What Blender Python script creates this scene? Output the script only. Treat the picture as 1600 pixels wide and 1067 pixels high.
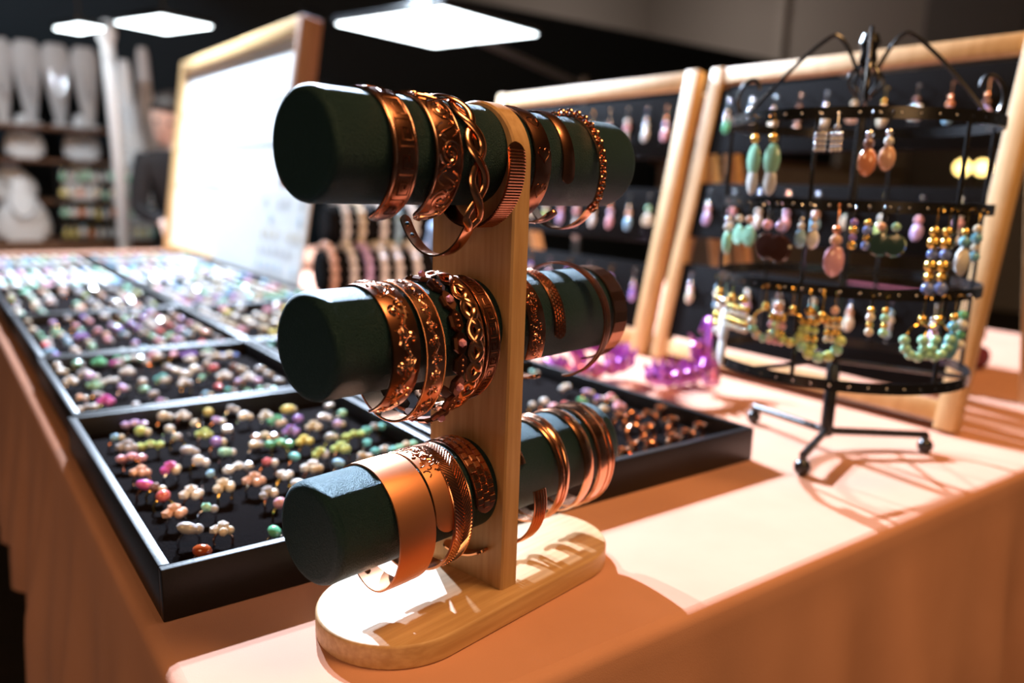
import bpy, bmesh, math, random
from math import sin, cos, pi, sqrt, radians, atan2, hypot
from mathutils import Vector, Matrix
random.seed(7)
for o in list(bpy.data.objects): bpy.data.objects.remove(o, do_unlink=True)
S = bpy.context.scene
COL = S.collection

# ------------------------------------------------------------------ camera
CAM = Vector((0, 0, 0.34))
ROT = Matrix(((0.80542, 0.08717, -0.58626), (-0.59181, 0.17245, -0.78741), (0.03246, 0.98115, 0.19048)))
FPX = 1240.0
cd = bpy.data.cameras.new('camera'); cam = bpy.data.objects.new('camera', cd); COL.objects.link(cam)
cam.matrix_world = Matrix.Translation(CAM) @ ROT.to_4x4()
cd.sensor_width = 36; cd.lens = 36 * FPX / 1600; cd.clip_start = 0.02; cd.clip_end = 60
cd.dof.use_dof = True; cd.dof.focus_distance = 0.60; cd.dof.aperture_fstop = 2.8
S.camera = cam

# ------------------------------------------------------------------ world and lights
w = bpy.data.worlds.new('hall'); S.world = w; w.use_nodes = True
w.node_tree.nodes['Background'].inputs[0].default_value = (0.55, 0.42, 0.34, 1)
w.node_tree.nodes['Background'].inputs[1].default_value = 0.03

def lamp(name, kind, loc, aim, power, color, size=0.1, spot=None, blend=0.3):
    l = bpy.data.lights.new(name, kind); l.energy = power; l.color = color
    if kind == 'AREA': l.shape = 'SQUARE'; l.size = size
    else: l.shadow_soft_size = size
    if spot: l.spot_size = radians(spot); l.spot_blend = blend
    o = bpy.data.objects.new(name, l); COL.objects.link(o); o.location = loc
    o.rotation_euler = (Vector(aim) - Vector(loc)).to_track_quat('-Z', 'Y').to_euler()
    return o
# cool stall lamps behind the table, hanging above the frame, then an added spot
lamp('stall_spot', 'SPOT', (1.22, 3.2, 1.95), (0.6, 0.6, 0), 1850, (0.64, 0.78, 1.0), 0.03, 95)
lamp('stall_spot', 'SPOT', (0.73, 3.35, 1.85), (0.95, 1.6, 0.1), 700, (0.70, 0.84, 1.0), 0.04, 140)
lamp('stall_spot', 'SPOT', (-0.2, 3.7, 1.75), (0.45, 5.2, 0.1), 80, (0.80, 0.91, 1.0), 0.05, 90)  # added to brighten the back stall, which the others leave dark
# added warm fills on the visitors' side, standing in for the hall lighting
lamp('hall_fill', 'AREA', (1.1, -0.25, 2.6), (0.6, 0.5, 0.1), 66, (1.0, 0.53, 0.20), 0.9)
lamp('hall_fill', 'AREA', (-0.2, -1.9, 1.0), (0.4, 0.6, 0.1), 13, (1.0, 0.56, 0.25), 0.9)  # added front fill, gives the copper fronts something bright to reflect
lamp('hall_fill', 'AREA', (-1.9, 0.2, 1.7), (0.1, 0.9, -0.1), 17, (1.0, 0.58, 0.28), 0.9)  # added fill for the left drape and table edge
# added dim light behind the black partition, brightens the beige walls
lamp('far_hall_fill', 'POINT', (7.2, 7.0, 2.3), (9, 7, 2), 38, (1.0, 0.88, 0.80), 0.3)

S.view_settings.view_transform = 'Standard'; S.view_settings.look = 'None'
S.view_settings.exposure = 0.0; S.view_settings.gamma = 1.0; S.view_settings.use_curve_mapping = False

# ------------------------------------------------------------------ materials
MATS = {}
def mat(name, base, rough=0.5, metal=0.0, spec=0.5, coat=0.0, emit=None, es=0.0, sheen=0.0, sheen_tint=None,
        noise=None, bump=0.0, bscale=40.0, stretch=(1, 1, 1), trans=0.0, spec_tint=None):
    if name in MATS: return MATS[name]
    m = bpy.data.materials.new(name); m.use_nodes = True; nt = m.node_tree; b = nt.nodes['Principled BSDF']
    b.inputs['Base Color'].default_value = (*base, 1); b.inputs['Roughness'].default_value = rough
    b.inputs['Metallic'].default_value = metal; b.inputs['Specular IOR Level'].default_value = spec
    b.inputs['Coat Weight'].default_value = coat; b.inputs['Transmission Weight'].default_value = trans
    if sheen:
        b.inputs['Sheen Weight'].default_value = sheen; b.inputs['Sheen Roughness'].default_value = 0.35
        b.inputs['Sheen Tint'].default_value = (*(sheen_tint or (1, 1, 1)), 1)
    if spec_tint: b.inputs['Specular Tint'].default_value = (*spec_tint, 1)
    if emit: b.inputs['Emission Color'].default_value = (*emit, 1); b.inputs['Emission Strength'].default_value = es
    if noise or bump:
        tc = nt.nodes.new('ShaderNodeTexCoord'); mp = nt.nodes.new('ShaderNodeMapping')
        mp.inputs['Scale'].default_value = stretch; nt.links.new(tc.outputs['Object'], mp.inputs[0])
    if noise:
        c2, sc, det = noise
        n = nt.nodes.new('ShaderNodeTexNoise'); n.inputs['Scale'].default_value = sc; n.inputs['Detail'].default_value = det
        r = nt.nodes.new('ShaderNodeValToRGB'); r.color_ramp.elements[0].position = 0.35; r.color_ramp.elements[1].position = 0.65
        r.color_ramp.elements[0].color = (*base, 1); r.color_ramp.elements[1].color = (*c2, 1)
        nt.links.new(mp.outputs[0], n.inputs['Vector']); nt.links.new(n.outputs['Fac'], r.inputs[0]); nt.links.new(r.outputs[0], b.inputs['Base Color'])
    if bump:
        n2 = nt.nodes.new('ShaderNodeTexNoise'); n2.inputs['Scale'].default_value = bscale; n2.inputs['Detail'].default_value = 4
        bp = nt.nodes.new('ShaderNodeBump'); bp.inputs['Strength'].default_value = bump; bp.inputs['Distance'].default_value = 0.002
        nt.links.new(mp.outputs[0], n2.inputs['Vector']); nt.links.new(n2.outputs['Fac'], bp.inputs['Height']); nt.links.new(bp.outputs[0], b.inputs['Normal'])
    MATS[name] = m; return m
cloth_m = mat('tan_cloth', (0.60, 0.31, 0.215), 0.9, spec=0.15, noise=((0.56, 0.285, 0.195), 9, 3), bump=0.12, bscale=900)
velvet = mat('teal_velvet', (0.002, 0.006, 0.009), 0.45, spec=0.75, spec_tint=(0.27, 0.64, 0.76), sheen=0.10, sheen_tint=(0.10, 0.42, 0.48), bump=1.0, bscale=1100)
bamboo = mat('bamboo', (0.58, 0.37, 0.19), 0.48, noise=((0.47, 0.28, 0.13), 14, 5), stretch=(1, 14, 14), bump=0.06, bscale=60)
bamboo_v = mat('bamboo_upright', (0.55, 0.345, 0.175), 0.48, noise=((0.45, 0.265, 0.12), 14, 5), stretch=(14, 14, 1), bump=0.06, bscale=60)
pine = mat('pale_pine', (0.66, 0.43, 0.20), 0.55, noise=((0.56, 0.34, 0.14), 10, 4), stretch=(8, 8, 1))
brownwood = mat('brown_wood', (0.20, 0.09, 0.045), 0.55, noise=((0.15, 0.065, 0.03), 10, 4), stretch=(8, 8, 1))
blackwood = mat('black_lacquered_wood', (0.010, 0.009, 0.010), 0.40, spec=0.3, bump=0.08, bscale=300)
felt = mat('black_felt', (0.007, 0.0065, 0.007), 0.95, spec=0.05, bump=0.5, bscale=500)
lining_m = mat('dark_brown_velvet', (0.005, 0.0035, 0.0036), 1.0, spec=0.02, bump=0.6, bscale=420)
blackmetal = mat('black_enamelled_wire', (0.012, 0.012, 0.013), 0.25, spec=0.6)
COPPER = mat('bright_copper', (0.76, 0.36, 0.21), 0.20, 1.0)
SATIN = mat('satin_copper', (0.80, 0.36, 0.19), 0.46, 1.0)
ANTIQ = mat('antique_copper', (0.46, 0.20, 0.12), 0.24, 1.0)
DARKCU = mat('dark_copper', (0.20, 0.085, 0.055), 0.30, 1.0)
RELIEF = mat('raised_copper', (0.84, 0.44, 0.28), 0.20, 1.0)
GOLD = mat('gold', (0.85, 0.58, 0.16), 0.16, 1.0)
SILVER = mat('silver', (0.78, 0.78, 0.80), 0.15, 1.0)
white_m = mat('white_display', (0.80, 0.81, 0.83), 0.55)
whiteboard = mat('white_board', (0.82, 0.83, 0.84), 0.6)
led_m = mat('led_panel', (0.9, 0.95, 1.0), 0.4, emit=(0.86, 0.96, 1.0), es=9.0)
bulb_m = mat('warm_bulb', (1, 0.8, 0.4), 0.4, emit=(1.0, 0.70, 0.22), es=6.0)
GEM = {}
for n, c in dict(white=(0.80, 0.80, 0.78), cream=(0.72, 0.62, 0.45), violet=(0.30, 0.13, 0.62), lilac=(0.60, 0.40, 0.75), magenta=(0.62, 0.02, 0.42),
                 green=(0.05, 0.50, 0.22), mint=(0.30, 0.72, 0.50), lime=(0.52, 0.68, 0.16), yellow=(0.78, 0.66, 0.12), teal=(0.12, 0.60, 0.58),
                 skyblue=(0.25, 0.55, 0.80), blue=(0.06, 0.16, 0.60), red=(0.70, 0.06, 0.07), pink=(0.82, 0.38, 0.48), peach=(0.75, 0.40, 0.26),
                 amber=(0.42, 0.08, 0.02), brown=(0.20, 0.10, 0.08), grey=(0.38, 0.38, 0.40), orange=(0.75, 0.22, 0.05), turquoise=(0.05, 0.38, 0.55), darkteal=(0.03, 0.07, 0.07), umber=(0.06, 0.028, 0.025)).items():
    GEM[n] = mat('stone_' + n, tuple(0.86 * v + 0.12 for v in c) if n not in ('amber', 'brown', 'darkteal', 'umber') else c, 0.10, spec=0.7, coat=0.6)
PURPLE = mat('iridescent_purple', (0.36, 0.07, 0.45), 0.18, 0.55, coat=0.7, noise=((0.55, 0.16, 0.42), 18, 2))

# ------------------------------------------------------------------ mesh helpers
class MB:
    def __init__(s): s.bm = bmesh.new()
    def face(s, vs):
        try: return s.bm.faces.new(vs)
        except ValueError: return None
    def box(s, lo, hi, bevel=0.0, seg=2, M=None):
        g = bmesh.ops.create_cube(s.bm, size=1)['verts']
        for v in g:
            v.co = Vector([lo[i] + (v.co[i] + 0.5) * (hi[i] - lo[i]) for i in range(3)])
        if bevel:
            es = list({e for v in g for e in v.link_edges})
            r = bmesh.ops.bevel(s.bm, geom=es, offset=bevel, segments=seg, affect='EDGES', profile=0.5)
            g = list({v for f in r['faces'] for v in f.verts} | {v for v in g if v.is_valid})
        if M is not None:
            for v in g: v.co = M @ v.co
        return s
    def loft(s, rings, closed=True, cap=True, loop=False):
        vr = [[s.bm.verts.new(p) for p in r] for r in rings]
        n = len(vr[0]); R = len(vr)
        for i in range(R if loop else R - 1):
            a, b = vr[i], vr[(i + 1) % R]
            for j in range(n if closed else n - 1):
                k = (j + 1) % n; s.face((a[j], a[k], b[k], b[j]))
        if cap and closed and not loop: s.face(vr[0][::-1]); s.face(vr[-1])
        return s
    def tube(s, pts, r, n=8, cap=True, loop=False, flat=1.0, up=None):
        pts = [Vector(p) for p in pts]; rings = []; m = len(pts); prev = None
        for i, p in enumerate(pts):
            if loop: t = pts[(i + 1) % m] - pts[i - 1]
            else: t = pts[min(i + 1, m - 1)] - pts[max(i - 1, 0)]
            t = t.normalized() if t.length > 1e-9 else Vector((0, 0, 1))
            if up is not None: a = Vector(up[i]) - t * t.dot(Vector(up[i]))
            elif prev is None: a = t.orthogonal()
            else: a = prev - t * prev.dot(t)
            if a.length < 1e-9: a = t.orthogonal()
            a.normalize(); prev = a; b = t.cross(a)
            rr = r[i] if hasattr(r, '__len__') else r
            rings.append([p + (a * cos(2 * pi * k / n) * flat + b * sin(2 * pi * k / n)) * rr for k in range(n)])
        return s.loft(rings, cap=cap, loop=loop)
    def lathe(s, prof, n=24, M=None, cap=True):
        rings = [[Vector((r * cos(2 * pi * k / n), r * sin(2 * pi * k / n), z)) for k in range(n)] for r, z in prof]
        if M is not None: rings = [[M @ p for p in r] for r in rings]
        return s.loft(rings, cap=cap)
    def ball(s, c, r, u=10, v=7, sc=(1, 1, 1)):
        M = Matrix.Translation(Vector(c)) @ Matrix.Diagonal((r * sc[0], r * sc[1], r * sc[2], 1))
        bmesh.ops.create_uvsphere(s.bm, u_segments=u, v_segments=v, radius=1, matrix=M); return s
    def ico(s, c, r, sub=1, sc=(1, 1, 1), rz=0):
        M = Matrix.Translation(Vector(c)) @ Matrix.Rotation(rz, 4, 'Z') @ Matrix.Diagonal((r * sc[0], r * sc[1], r * sc[2], 1))
        bmesh.ops.create_icosphere(s.bm, subdivisions=sub, radius=1, matrix=M); return s
    def torus(s, c, R, r, axis='Z', n=24, m=7, a0=0, a1=2 * pi, M=None):
        full = abs(a1 - a0 - 2 * pi) < 1e-6; pts = []
        for i in range(n if full else n + 1):
            t = a0 + (a1 - a0) * i / n; x, y = R * cos(t), R * sin(t)
            p = Vector((x, y, 0)) if axis == 'Z' else (Vector((x, 0, y)) if axis == 'Y' else Vector((0, x, y)))
            p = p + Vector(c); pts.append(M @ p if M is not None else p)
        return s.tube(pts, r, m, loop=full)
    def prism(s, poly, z0, z1, M=None):
        r = [[Vector((x, y, z)) for x, y in poly] for z in (z0, z1)]
        if M is not None: r = [[M @ p for p in q] for q in r]
        return s.loft(r)
    def mesh(s, name, m=None, smooth=True, angle=40):
        bmesh.ops.recalc_face_normals(s.bm, faces=s.bm.faces)
        me = bpy.data.meshes.new(name); s.bm.to_mesh(me); s.bm.free()
        if smooth:
            me.polygons.foreach_set('use_smooth', [True] * len(me.polygons))
            try: me.set_sharp_from_angle(angle=radians(angle))
            except Exception: pass
        if m: me.materials.append(m)
        return me
def tag(o, label=None, cat=None, group=None, kind=None):
    if label: o['label'] = label
    if cat: o['category'] = cat
    if group: o['group'] = group
    if kind: o['kind'] = kind
    return o
def link(name, me, parent=None, loc=None, rot=None, **k):
    o = bpy.data.objects.new(name, me); COL.objects.link(o); o.parent = parent
    if loc is not None: o.location = loc
    if rot is not None: o.rotation_euler = rot
    return tag(o, **k)
def obj(name, mb, m, parent=None, smooth=True, loc=None, rot=None, angle=40, **k):
    return link(name, mb.mesh(name, m, smooth, angle), parent, loc, rot, **k)
def empty(name, loc=(0, 0, 0), rz=0, rot=None, **k):
    o = bpy.data.objects.new(name, None); COL.objects.link(o); o.location = loc
    o.rotation_euler = rot or (0, 0, rz); o.empty_display_size = 0.02
    return tag(o, **k)
def at(px, py, Y):                     # world point on the sight line through a photo pixel, in the plane y = Y
    d = ROT @ Vector(((px - 800) / FPX, -(py - 533.5) / FPX, -1)); return CAM + d * (Y / d.y)
def gz(px, py, z):
    d = ROT @ Vector(((px - 800) / FPX, -(py - 533.5) / FPX, -1)); return CAM + d * ((z - CAM.z) / d.z)

# ------------------------------------------------------------------ the hall
FLOOR = -0.75
dark_floor = mat('dark_floor', (0.035, 0.028, 0.024), 0.6, noise=((0.022, 0.018, 0.016), 6, 3))
partition_m = mat('black_partition', (0.016, 0.024, 0.032), 0.8, spec=0.2)  # bluish tint puts the panel lamps' glow into the colour
beige_m = mat('beige_wall', (0.42, 0.37, 0.33), 0.8)
ceil_m = mat('dark_ceiling', (0.012, 0.013, 0.016), 0.8)
obj('floor', MB().box((-6, -4, FLOOR - 0.1), (9, 10, FLOOR)), dark_floor, smooth=False, kind='structure')
obj('ceiling', MB().box((-6, -4, 3.4), (9, 10, 3.5)), ceil_m, smooth=False, kind='structure')
pz = at(1100, 72, 5.6).z
obj('wall_partition', MB().box((-6, 5.6, FLOOR), (8.9, 5.68, pz), 0.01), partition_m, smooth=False, kind='structure')
obj('wall_back', MB().box((-6, 9.0, FLOOR), (9, 9.1, 3.4)), beige_m, smooth=False, kind='structure')
obj('wall_right', MB().box((9.0, -4, FLOOR), (9.1, 9.1, 3.4)), beige_m, smooth=False, kind='structure')
for n, (yy, wd) in enumerate(((6.55, 0.07), (4.2, 0.5))):
    obj('trim_%d' % (n + 1), MB().box((8.90, yy - wd, FLOOR), (9.0, yy + wd, 3.4), 0.01), mat('column_%d' % n, ((0.47, 0.42, 0.375), (0.20, 0.18, 0.17))[n], 0.8), smooth=False, kind='structure')

# ------------------------------------------------------------------ table and cloth
TX0, TX1, TY0, TY1 = 0.108, 2.35, 0.386, 4.0
t = empty('display_table', (1.2, 2.2, FLOOR), label='long display table hidden under the tan cloth', cat='table')
th = -FLOOR
obj('tabletop', MB().box((TX0 + 0.03 - 1.2, TY0 + 0.03 - 2.2, th - 0.03), (TX1 - 0.03 - 1.2, TY1 - 0.03 - 2.2, th - 0.004), 0.004), brownwood, t, smooth=False)
for sx in (0, 1):
    for sy in (0, 1):
        x = (TX0 + 0.12, TX1 - 0.12)[sx] - 1.2; y = (TY0 + 0.2, TY1 - 0.2)[sy] - 2.2
        obj('leg', MB().box((x - 0.02, y - 0.02, 0), (x + 0.02, y + 0.02, th - 0.03), 0.004), blackmetal, t, smooth=False)
def cloth():
    mb = MB(); per = []
    def seg(a, b, n, nrm):
        for i in range(n):
            f = i / n; per.append((a[0] + (b[0] - a[0]) * f, a[1] + (b[1] - a[1]) * f, nrm[0], nrm[1]))
    e = 0.012
    seg((TX0 + e, TY1 - e), (TX0 + e, TY0 + e), 360, (-1, 0))
    for k in range(6): a = pi + (k + 0.5) / 6 * pi / 2; per.append((TX0 + e, TY0 + e, cos(a), sin(a)))
    seg((TX0 + e, TY0 + e), (TX1 - e, TY0 + e), 300, (0, -1))
    for k in range(6): a = 1.5 * pi + (k + 0.5) / 6 * pi / 2; per.append((TX1 - e, TY0 + e, cos(a), sin(a)))
    seg((TX1 - e, TY0 + e), (TX1 - e, TY1 - e), 60, (1, 0))
    seg((TX1 - e, TY1 - e), (TX0 + e, TY1 - e), 60, (0, 1))
    rows = [(0, 0), (0.006, -0.001), (0.010, -0.004), (0.012, -0.010), (0.0125, -0.025)] + [(0.013, -0.025 - 0.031 * k) for k in range(1, 11)]
    rings = []; al = [0]
    for i in range(1, len(per)): al.append(al[-1] + hypot(per[i][0] - per[i - 1][0], per[i][1] - per[i - 1][1]))
    for off, z in rows:
        dd = max(0, -z - 0.03); r = []
        for (x, y, nx, ny), s in zip(per, al):
            wv = 0.5 * sin(s * 31 + 0.8 * sin(s * 7)) + 0.35 * sin(s * 57 + 1.3 + 2.0 * sin(s * 5)) + 0.3 * sin(s * 13 + 2)
            k = off + min(1, dd * 4.5) * 0.021 * (0.7 + wv) + dd * 0.04
            zz = z + (0.006 * sin(s * 9) if z < -0.2 else 0)
            r.append(Vector((x + nx * k, y + ny * k, zz)))
        rings.append(r)
    mb.loft(rings, cap=False)
    # flat top with faint creases
    nx, ny = 46, 72; e2 = e
    g = [[mb.bm.verts.new((TX0 + e2 + (TX1 - TX0 - 2 * e2) * i / nx, TY0 + e2 + (TY1 - TY0 - 2 * e2) * j / ny, 0)) for i in range(nx + 1)] for j in range(ny + 1)]
    for j in range(ny):
        for i in range(nx): mb.face((g[j][i], g[j][i + 1], g[j + 1][i + 1], g[j + 1][i]))
    return mb
obj('tablecloth', cloth(), cloth_m, label='tan orange cloth draped over the long display table', cat='tablecloth', angle=80)

# ------------------------------------------------------------------ bracelet stand
OX, OY, AZ = 0.3533, 0.5229, 0.192
CR, CL = 0.0374, 0.160
CZ = (0.3628, 0.2317, 0.0999)
TB, UT, UW = 0.0187, 0.0186, 0.090
st = empty('bracelet_stand', (OX, OY, 0), AZ, label='bamboo three tier bracelet stand with dark teal velvet rolls', cat='bracelet stand')
def stadium(x0, x1, r, n=28):
    p = [(x0 + r + r * cos(pi / 2 + pi * i / n), r * sin(pi / 2 + pi * i / n)) for i in range(n + 1)]
    return p + [(x1 - r + r * cos(-pi / 2 + pi * i / n), r * sin(-pi / 2 + pi * i / n)) for i in range(n + 1)]
mb = MB()
rings = []
for ins, z in ((0.0012, 0), (0, 0.0012), (0, TB - 0.0022), (0.0007, TB - 0.0007), (0.0022, TB)):
    rings.append([Vector((x, y, z)) for x, y in stadium(-0.143 + ins, 0.1525 - ins, 0.0624 - ins)])
mb.loft(rings); obj('base', mb, bamboo, st)
mb = MB(); prof = []
for ins, x in ((0.0015, -UT / 2), (0, -UT / 2 + 0.0015), (0, UT / 2 - 0.0015), (0.0015, UT / 2)):
    r = UW / 2 - ins; prof.append([Vector((x, -r, TB)), Vector((x, r, TB))] + [Vector((x, r * cos(pi * i / 32), CZ[0] - 0.004 + r * sin(pi * i / 32))) for i in range(33)])
mb.loft(prof); obj('upright', mb, bamboo_v, st)
for z in CZ:
    for sg in (-1, 1):
        mb = MB(); pr = [(0.0, UT / 2), (CR, UT / 2), (CR, CL - 0.006), (CR - 0.0008, CL - 0.003), (CR - 0.003, CL - 0.0008), (CR - 0.006, CL), (CR - 0.0068, CL + 0.00005), (0.012, CL + 0.0005), (0.0001, CL + 0.0006)]
        pr = pr[1:]
        M = Matrix.Translation((0, 0, z)) @ Matrix.Rotation(sg * pi / 2, 4, 'Y')
        mb.lathe(pr, 72, M); obj('velvet_roll', mb, velvet, st)

# ------------------------------------------------------------------ bracelets
class Cuff:
    """a band bent round a velvet roll. phi: 0 back, 90 top, 180 front, 270 bottom"""
    def __init__(c, name, label, tier, s, a, b, p0, p1, hw, th=0.0014, dv=0.0, dz=None, yaw=0, roll=0, dome=0.15, ends='round', taper=None, m=ANTIQ, cat='bracelet', band=True, n=72, facet=False):
        c.a, c.b, c.p0, c.p1, c.hw, c.th, c.dome, c.ends, c.taper = a, b, radians(p0), radians(p1), hw, th, dome, ends, taper
        z = CZ[tier] + (CR - b + 0.0006 if dz is None else dz)
        loc = Vector((OX + s * cos(AZ) - dv * sin(AZ), OY + s * sin(AZ) + dv * cos(AZ), z))
        c.root = empty(name, loc, rot=(radians(roll), 0, AZ + radians(yaw)), label=label, cat=cat, group='copper bracelets on the velvet stand')
        N = 400; c.al = [0]
        for i in range(N):
            p, q = c.pt(c.p0 + (c.p1 - c.p0) * i / N), c.pt(c.p0 + (c.p1 - c.p0) * (i + 1) / N); c.al.append(c.al[-1] + (p - q).length)
        c.L = c.al[-1]; c.N = N
        if band:
            rings = []; W = 6
            for i in range(n + 1):
                if ends == 'round':
                    f = i / n; x = c.L * (f - sin(2 * pi * f) * 0.09)
                else: x = c.L * i / n
                h = c.half(x)
                top = [c.S(x, h * (2 * j / W - 1)) for j in range(W + 1)]
                bot = [c.S(x, h * (1 - 2 * j / W), -c.th) for j in range(W + 1)]
                rings.append(top + bot)
            mb = MB(); mb.loft(rings); c.band = obj('band', mb, m, c.root, angle=(4 if facet else 50))
    def pt(c, p): return Vector((0, c.a * cos(p), c.b * sin(p)))
    def phi(c, x):
        x = min(max(x, 0), c.L); lo, hi = 0, c.N
        while hi - lo > 1:
            k = (lo + hi) // 2
            if c.al[k] <= x: lo = k
            else: hi = k
        f = (x - c.al[lo]) / max(1e-12, c.al[hi] - c.al[lo])
        return c.p0 + (c.p1 - c.p0) * (lo + f) / c.N
    def half(c, x):
        h = c.hw
        if c.taper: h *= c.taper(x / c.L)
        if c.ends == 'round':
            d = min(x, c.L - x)
            if d < h: h = max(h * 0.12, sqrt(max(0, h * h - (h - d) ** 2)))
        return h
    def nrm(c, p):
        return Vector((0, cos(p) / c.a, sin(p) / c.b)).normalized()
    def S(c, x, y, h=0.0):
        p = c.phi(x); q = c.pt(p); n = c.nrm(p)
        hh = c.th + c.dome * c.hw * 0.4 * (1 - (y / c.hw) ** 2) if c.dome else c.th
        if h <= -c.th: hh, h = 0, 0
        return q + n * (hh + h) + Vector((y, 0, 0))
    def lines(c, polys, r=0.0004, name='raised_pattern', m=RELIEF, lift=0.0, n=5):
        mb = MB()
        for pl in polys:
            pl = [(x, y) for x, y in pl if 0.0005 < x < c.L - 0.0005 and abs(y) < c.half(x) * 1.02]
            if len(pl) < 2: continue
            mb.tube([c.S(x, y, lift) for x, y in pl], r, n)
        return obj(name, mb, m, c.root, angle=60)
    def balls(c, pts, name, m, u=6, v=5, lift=0.0, sc=(1, 1, 1)):
        mb = MB()
        for x, y, r in pts:
            if 0 < x < c.L: mb.ball(c.S(x, y, lift), r, u, v, sc)
        return obj(name, mb, m, c.root)
    def magnets(c, xs, r=0.0022):
        for x in xs:
            p = c.phi(x); q = c.pt(p); n = -c.nrm(p)
            mb = MB(); mb.lathe([(r, 0), (r, 0.0006), (r * 0.6, 0.0011), (0.0001, 0.0012)], 12, Matrix.Translation(q) @ n.to_track_quat('Z', 'Y').to_matrix().to_4x4())
            obj('magnet', mb, SILVER, c.root)
# ---- pattern generators in (length, width)
def greek(L, h, k=0.62):
    out = []; y = h * k; cell = 3.0 * y; n = int(L / cell)
    for i in range(n):
        x = (i + 0.15) * cell + 0.002; s = cell * 0.78
        q = [(0, -1), (0, 1), (1, 1), (1, -0.45), (0.42, -0.45), (0.42, 0.35), (0.68, 0.35)]
        out.append([(x + s * a, y * b) for a, b in q])
        out.append([(x, -y), (x + s * 1.28, -y)])
    return out
def spirals(L, h, k=0.8):
    out = []; step = h * 2.6; n = int(L / step)
    for i in range(n):
        x = (i + 0.5) * step; f = 1 if i % 2 else -1
        for m in (0, pi): out.append([(x + h * k * (0.08 + 0.92 * j / 26) * cos(m + f * j * 0.3), h * k * (0.08 + 0.92 * j / 26) * sin(m + f * j * 0.3)) for j in range(27)])
        out.append([(x + step * (0.2 + 0.6 * j / 12), f * h * k * sin(j / 12 * 2 * pi) * 0.8) for j in range(13)])
        for q in (-1, 1): out.append([(x + step * (0.35 + 0.3 * j / 6), q * h * (0.78 - 0.5 * (j / 6 - 0.5) ** 2 * 4)) for j in range(7)])
    return out
def vine(L, h, k=0.75):
    out = []; N = int(L / 0.0012); wl = h * 3.4
    out.append([(i * 0.0012, h * 0.5 * k * sin(i * 0.0012 / wl * 2 * pi)) for i in range(N)])
    n = int(L / (wl / 2))
    for i in range(n):
        x = (i + 0.5) * wl / 2; f = -1 if i % 2 == 0 else 1
        cx, cy, r = x, f * h * 0.38, h * 0.36
        out.append([(cx + r * (1 - j / 20) * cos(j * 0.45), cy + r * (1 - j / 20) * sin(j * 0.45 * f)) for j in range(20)])
        for sg in (-1, 1):
            for ang in (0.5, 1.0):
                dx, dy = cos(ang) * h * 0.75 * sg, -f * sin(ang) * h * 0.75
                for b in (-1, 1): out.append([(x + dx * j / 6 - dy * b * 0.22 * sin(pi * j / 6), f * h * 0.1 + dy * j / 6 + dx * b * 0.22 * sin(pi * j / 6)) for j in range(7)])
    return out
def hearts(L, h):
    out = []; step = h * 3.0; n = int(L / step)
    for i in range(n):
        x0 = (i + 0.5) * step; q = []
        for j in range(25):
            t = 2 * pi * j / 24; X = 16 * sin(t) ** 3; Y = 13 * cos(t) - 5 * cos(2 * t) - 2 * cos(3 * t) - cos(4 * t)
            q.append((x0 - Y / 17 * h * 0.72, X / 17 * h * 0.72))
        out.append(q)
    return out
def chevrons(L, h, step=0.0022):
    out = []; i = 0
    while i * step < L:
        x = i * step; out.append([(x, -h * 0.85), (x + h * 0.8, 0), (x, h * 0.85)]); i += 1
    return out
def ribs(L, h, step=0.002): return [[(i * step, -h * 0.96), (i * step, h * 0.96)] for i in range(1, int(L / step))]
def edges(L, h, ks, step=0.0025): return [[(i * step, h * k) for i in range(int(L / step))] for k in ks]
def scribble(L, h, step=0.003, seed=1):
    R = random.Random(seed); out = []
    for i in range(int(L / step)):
        x = i * step; y = R.uniform(-0.6, 0.6) * h; a = R.uniform(0, pi); l = h * R.uniform(0.4, 0.8)
        out.append([(x + l * cos(a + j * 0.35) * (j / 5 - 0.5), y + l * 0.6 * sin(a + j * 0.35) * (j / 5 - 0.5) * 2) for j in range(6)])
    return out

# --- top roll
c = Cuff('greek_key_cuff', 'copper cuff with stamped Greek key squares, nearest the open end of the top roll', 0, -0.109, 0.0405, 0.0425, -25, 258, 0.0100, dome=0.2)
c.lines(greek(c.L, c.hw, 0.58), 0.00062, m=DARKCU); c.lines(edges(c.L, c.hw, (-0.84, 0.84)), 0.0006, 'edge_line')  # dark key lines paint in the shading of the embossing
c = Cuff('swirl_cuff', 'wide copper cuff covered in embossed spiral swirls on the top roll', 0, -0.071, 0.0405, 0.0425, -20, 256, 0.0122, dome=0.2)
c.lines(spirals(c.L, c.hw), 0.0008); c.lines(edges(c.L, c.hw, (-0.92, 0.92)), 0.0006, 'edge_line')
# open twisted cuff hanging low
def strand(c, k, n, amp, wl, r, x0=0.0, x1=None, lift=0.0006, m=ANTIQ, flat=0.6, name='strand', h=0.0012):
    x1 = c.L if x1 is None else x1; pts = []; N = 120; ups = []
    for i in range(N + 1):
        x = x0 + (x1 - x0) * i / N; ph = 2 * pi * (x / wl + k / n); f = min(1, min(i, N - i) / 8)
        pts.append(c.S(x, amp * f * sin(ph), lift + h * cos(ph * 2 if n == 3 else ph) * f)); ups.append(c.nrm(c.phi(x)))
    mb = MB(); mb.tube(pts, r, 8, flat=flat, up=ups); return obj(name, mb, m, c.root, angle=60)
c = Cuff('open_twist_cuff', 'copper cuff with open leaf twist front, hanging low with two silver magnets showing', 0, -0.045, 0.0425, 0.0560, 75, 330, 0.0052, taper=lambda f: 1.0 if f > 0.52 else 0.35, m=COPPER, n=96)
for k in (0, 1): strand(c, k, 2, 0.0066, 0.052, 0.0034, 0.002, c.L * 0.58, m=COPPER, flat=0.4)
c.magnets((c.L - 0.008, c.L - 0.018))
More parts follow.
